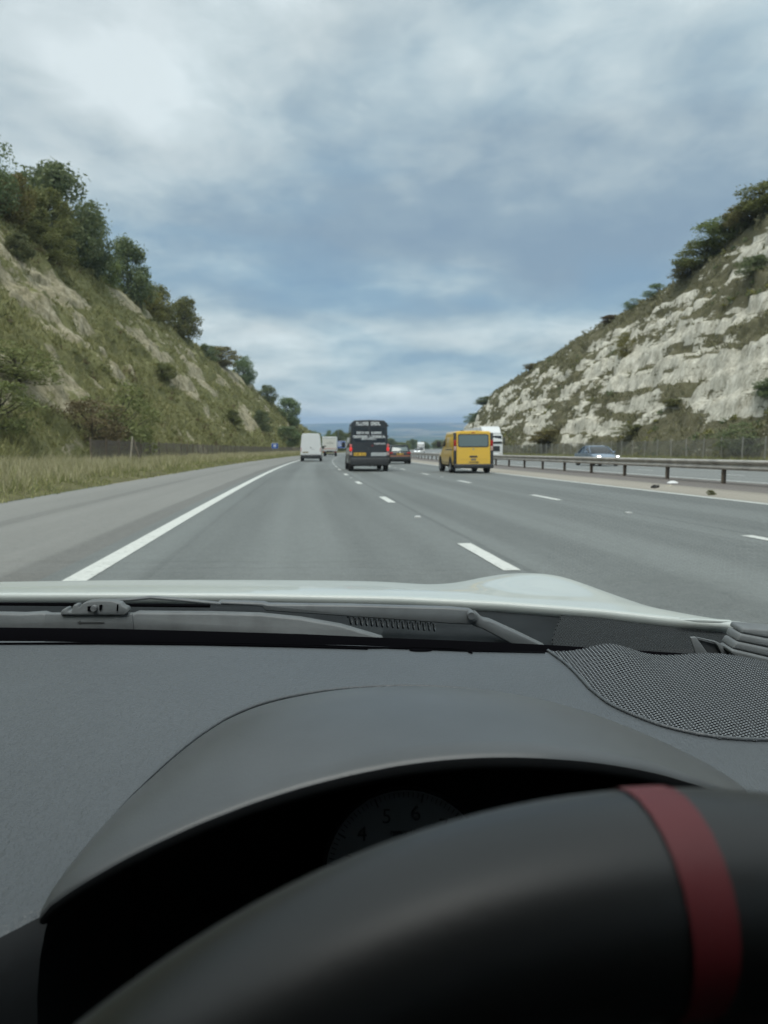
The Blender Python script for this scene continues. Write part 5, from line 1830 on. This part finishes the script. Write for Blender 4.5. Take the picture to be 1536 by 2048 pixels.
bl = wslab('wiper_blade', [(-160, 1230), (0, 1228), (45, 1229), (84, 1226.5), (94, 1230), (262, 1230), (272, 1226), (330, 1226.5), (420, 1227), (520, 1230), (600, 1238), (680, 1252), (765, 1277), (766, 1284), (600, 1280), (400, 1272), (200, 1268), (0, 1266), (-160, 1265)], .862, .014, M_WIPER, None, .0025)
wslab('blade_clip', [(90, 1228), (264, 1228), (268, 1262), (86, 1261)], .8605, .004, M_WIPER, bl, .001)
con = wslab('blade_connector', [(121, 1231), (120, 1225), (125, 1219), (134, 1215.5), (136, 1223), (142, 1223.5), (146, 1210), (155, 1209), (157, 1216), (163, 1208), (176, 1203.5), (198, 1201.5), (222, 1202), (240, 1206.5), (246, 1213), (254, 1216), (257, 1224), (250, 1231)], .857, .012, M_WIPER, None, .0015)
mb = MB(); pc = C(189, 1216, .856) - wip.location
mb.lathe_x([(-.004, .0), (-.004, .0032), (.003, .0036)], 16); rv = mb.build('rivet', M_RIM, con, 40, loc=pc); rv.rotation_euler = (0, 0, math.pi / 2)
wslab('connector_slot', [(175, 1213), (182, 1213), (182, 1222), (175, 1222)], .8555, .003, M_SEAL, con, 0)
wslab('connector_slot', [(199, 1210), (204, 1210), (203, 1219), (198, 1220)], .8555, .003, M_SEAL, con, 0)
wslab('connector_slot', [(234, 1209), (236, 1209), (235, 1222), (233, 1222)], .8555, .003, M_SEAL, con, 0)
wslab('moulded_arrow', [(154, 1245), (161, 1241), (161, 1244), (208, 1244.2), (208, 1246.6), (161, 1246.6), (161, 1249)], .8598, .002, material('arrow_shadow', (.05, .054, .056), .6), bl, 0)
wslab('arm_rod', [(205, 1200.5), (260, 1197.5), (300, 1193), (345, 1196.5), (442, 1206), (442, 1211), (345, 1202.5), (300, 1199), (262, 1203), (205, 1206.5)], .872, .006, M_WIPER2)
arm = wslab('wiper_arm', [(435, 1203), (526, 1206), (535, 1209), (700, 1211), (900, 1216.5), (940, 1220), (955, 1229), (955, 1242), (944, 1250), (900, 1248), (760, 1238), (600, 1227), (530, 1222), (524, 1214), (435, 1209)], .885, .012, M_WIPER2, None, .0025)
wslab('arm_base', [(950, 1224), (966, 1239), (981, 1242), (1030, 1264), (1096, 1296), (1030, 1292), (966, 1259), (944, 1251)], .893, .016, M_WIPER2, None, .002)
mb = MB(); mb.lathe_x([(-.005, .0), (-.005, .0042), (.004, .0048)], 18); rv = mb.build('pivot_bolt', M_WIPER2, arm, 40, loc=C(942, 1230, .882) - wip.location); rv.rotation_euler = (0, 0, math.pi / 2)
mb = MB()
A, B = C(695, 1238, .905) - wip.location, C(872, 1252, .905) - wip.location
pts = []
for k in range(17 * 10 + 1):
    f = k / 170; a = 2 * math.pi * 17 * f
    pts.append(A.lerp(B, f) + Vector((0, math.cos(a), math.sin(a))) * .0058)
mb.tube(pts, .0011, 5); mb.build('arm_spring', M_WIPER2, wip, 70)

# ---- trim pieces in the right corner of the screen
for i, pz in enumerate(([(1486, 1256), (1640, 1268), (1640, 1296), (1482, 1266)], [(1481, 1268), (1640, 1299), (1640, 1316), (1474, 1282)], [(1473, 1284), (1640, 1319), (1640, 1338), (1465, 1297)], [(1464, 1299), (1640, 1341), (1640, 1375), (1500, 1326), (1470, 1314), (1462, 1306)])):
    slab('pillar_trim_rib', pz, .84 - .004 * i, .03, M_WIPER, car_, .002)
br = slab('screen_bracket', [(1381, 1275), (1392, 1274), (1424, 1317), (1394, 1317)], .845, .004, M_WIPER, car_, .001)
slab('bracket_arm', [(1392, 1274.5), (1432, 1283), (1448, 1291), (1472, 1326), (1452, 1324), (1434, 1291), (1428, 1286)], .848, .004, M_WIPER, br, .001)
slab('bracket_web', [(1394, 1277), (1434, 1288), (1450, 1322), (1424, 1318)], .853, .003, material('bracket_web', (.05, .055, .058), .6), br, .001)

# ---- bonnet and right wing
def bonnet_z(c, y):
    q = np.maximum(y - 1.05, 0)
    z = -.237 - .055 * q - .25 * q * q
    z = z - .02 * np.clip((y - 2.0), 0, 1) ** 2
    wing = np.exp(-((c - .285) / .085) ** 2) * .021 * sstep(1.08, 1.28, y)
    valley = -.004 * np.exp(-((c - .12) / .07) ** 2) * sstep(1.1, 1.3, y)
    sidef = -np.clip(c - .315, 0, 1) ** 1.6 * .75
    wing_l = np.exp(-((c + .845) / .085) ** 2) * .021 * sstep(1.08, 1.28, y)
    sidel = -np.clip(-.875 - c, 0, 1) ** 1.6 * .75
    return z + wing + valley + sidef + wing_l + sidel - .010 * ((c + .28) / .6) ** 2


EDGE = [(C(px, py, t)) for px, py, t in ((-700, 1190, 1.06), (0, 1186, 1.075), (300, 1185.5, 1.075), (500, 1187, 1.073), (800, 1193, 1.065), (1000, 1203, 1.05), (1200, 1218, 1.03), (1350, 1235, 1.01), (1536, 1252, 1.0), (1800, 1275, .97))]
ex = [p.x for p in EDGE]; ey = [p.y for p in EDGE]; ez = [p.z for p in EDGE]
xs = np.linspace(-1.12, .62, 150); vs_ = np.linspace(0, 1, 90) ** 1.3
Xg, Vg = np.meshgrid(xs, vs_, indexing='ij')
y0 = np.interp(Xg, ex, ey); z0 = np.interp(Xg, ex, ez)
Yg = y0 + (2.15 - y0) * Vg
Cg = Xg + .113 * (Yg - 1.05)
Zg = CAM_Z + bonnet_z(Cg, Yg)
k = sstep(0, .16, Yg - y0)
Zg = Zg * k + (z0 + (bonnet_z(Cg, Yg) - bonnet_z(Xg + .113 * (y0 - 1.05), y0))) * (1 - k)
top = np.stack([Xg, Yg, Zg], -1)
lipr = []
for dy, dz in ((.02, -.035), (-.0005, -.014), (-.004, -.0065), (-.0028, -.0018)):
    P = top[:, 0].copy(); P[:, 1] += dy; P[:, 2] += dz; lipr.append(P[:, None])
nose = []
for dy, dz in ((.06, -.05), (.09, -.16), (.08, -.35)):
    P = top[:, -1].copy(); P[:, 1] += dy; P[:, 2] += dz; nose.append(P[:, None])
G = np.concatenate(lipr + [top] + nose, 1)
obj('bonnet', mesh_np('bonnet', G.reshape(-1, 3), grid_faces(*G.shape[:2])[:, ::-1], M_BODYW, smooth=True), car_)
slab('wing_edge', [(1362, 1239.5), (1400, 1238.5), (1466, 1243), (1440, 1246.5), (1395, 1245)], .985, .01, M_BODYW, car_, .001)

# ---- cabin around us: roof, pillars, doors, floor, seats (mostly behind the camera)
M_LINER = material('headlining', (.06, .06, .06), .9, var=.1, vscale=30)
def cabin():
    V = []; nx = 14; ny = 10
    for i in range(nx):
        q = -1 + 2 * i / (nx - 1)
        for j in range(ny):
            w = j / (ny - 1)
            V.append((-.26 + q * .70, (.01 - .10 * q * q) * (1 - w) + -1.75 * w, CAM_Z + .335 + .05 * math.sin(math.pi * w) - .05 * q * q - .06 * w))
    rf = obj('roof', mesh_np('roof', np.array(V), grid_faces(nx, ny), M_LINER, smooth=True), car_)
    sm = rf.modifiers.new('thickness', 'SOLIDIFY'); sm.thickness = .05; sm.offset = 1
    for sg in (-1, 1):
        cx_ = -.26
        mb = MB(); mb.tube([(cx_ + sg * .865, .74, CAM_Z - .24), (cx_ + sg * .80, .42, CAM_Z + .04), (cx_ + sg * .71, -.09, CAM_Z + .31)], .035, 10); mb.build('windscreen_pillar', M_LINER, car_, 50)
        mb = MB(); mb.prism([(cx_ + sg * .87, .82, CAM_Z - .22), (cx_ + sg * .85, -.35, CAM_Z - .12), (cx_ + sg * .85, -.35, .25), (cx_ + sg * .88, .82, .25)], (sg * .06, 0, 0)); d_ = mb.build('door', M_DASH, car_, bevel=.01)  # unseen door top raised to shrink the window and darken the cabin
        mb = MB(); mb.prism([(cx_ + sg * .865, .70, CAM_Z - .20), (cx_ + sg * .835, -.35, CAM_Z - .11), (cx_ + sg * .70, -.35, CAM_Z + .24), (cx_ + sg * .71, .06, CAM_Z + .26)], (sg * .004, 0, 0)); mb.build('side_window', M_GLASS, d_)
        mb = MB(); mb.prism([(cx_ + sg * .85, -.36, .25), (cx_ + sg * .85, -1.75, .25), (cx_ + sg * .70, -1.75, CAM_Z + .22), (cx_ + sg * .70, -.36, CAM_Z + .26)], (sg * .06, 0, 0)); mb.build('rear_quarter', M_LINER, car_, bevel=.01)  # unseen solid side, brought forward to keep light off the wheel
    mb = MB(); mb.prism([(-1.15, -1.76, .25), (.62, -1.76, .25), (.46, -1.76, CAM_Z + .22), (-.98, -1.76, CAM_Z + .22)], (0, -.05, 0)); mb.build('rear_bulkhead', M_BLACK, car_)
    mb = MB(); mb.box((-.26, -.3, .24), (1.74, 2.9, .04)); mb.build('floor', M_BLACK, car_)
    for x in (.10, -.62):
        st = empty('seat', (x, -.62, .27)); st.parent = car_
        mb = MB(); mb.box((0, 0, .13), (.50, .50, .16)); mb.build('cushion', M_BLACK, st, bevel=.05)
        mb = MB(); mb.box((0, -.32, .42), (.48, .14, .62), Matrix.Rotation(.3, 3, 'X')); mb.build('backrest', M_BLACK, st, bevel=.05)


cabin()
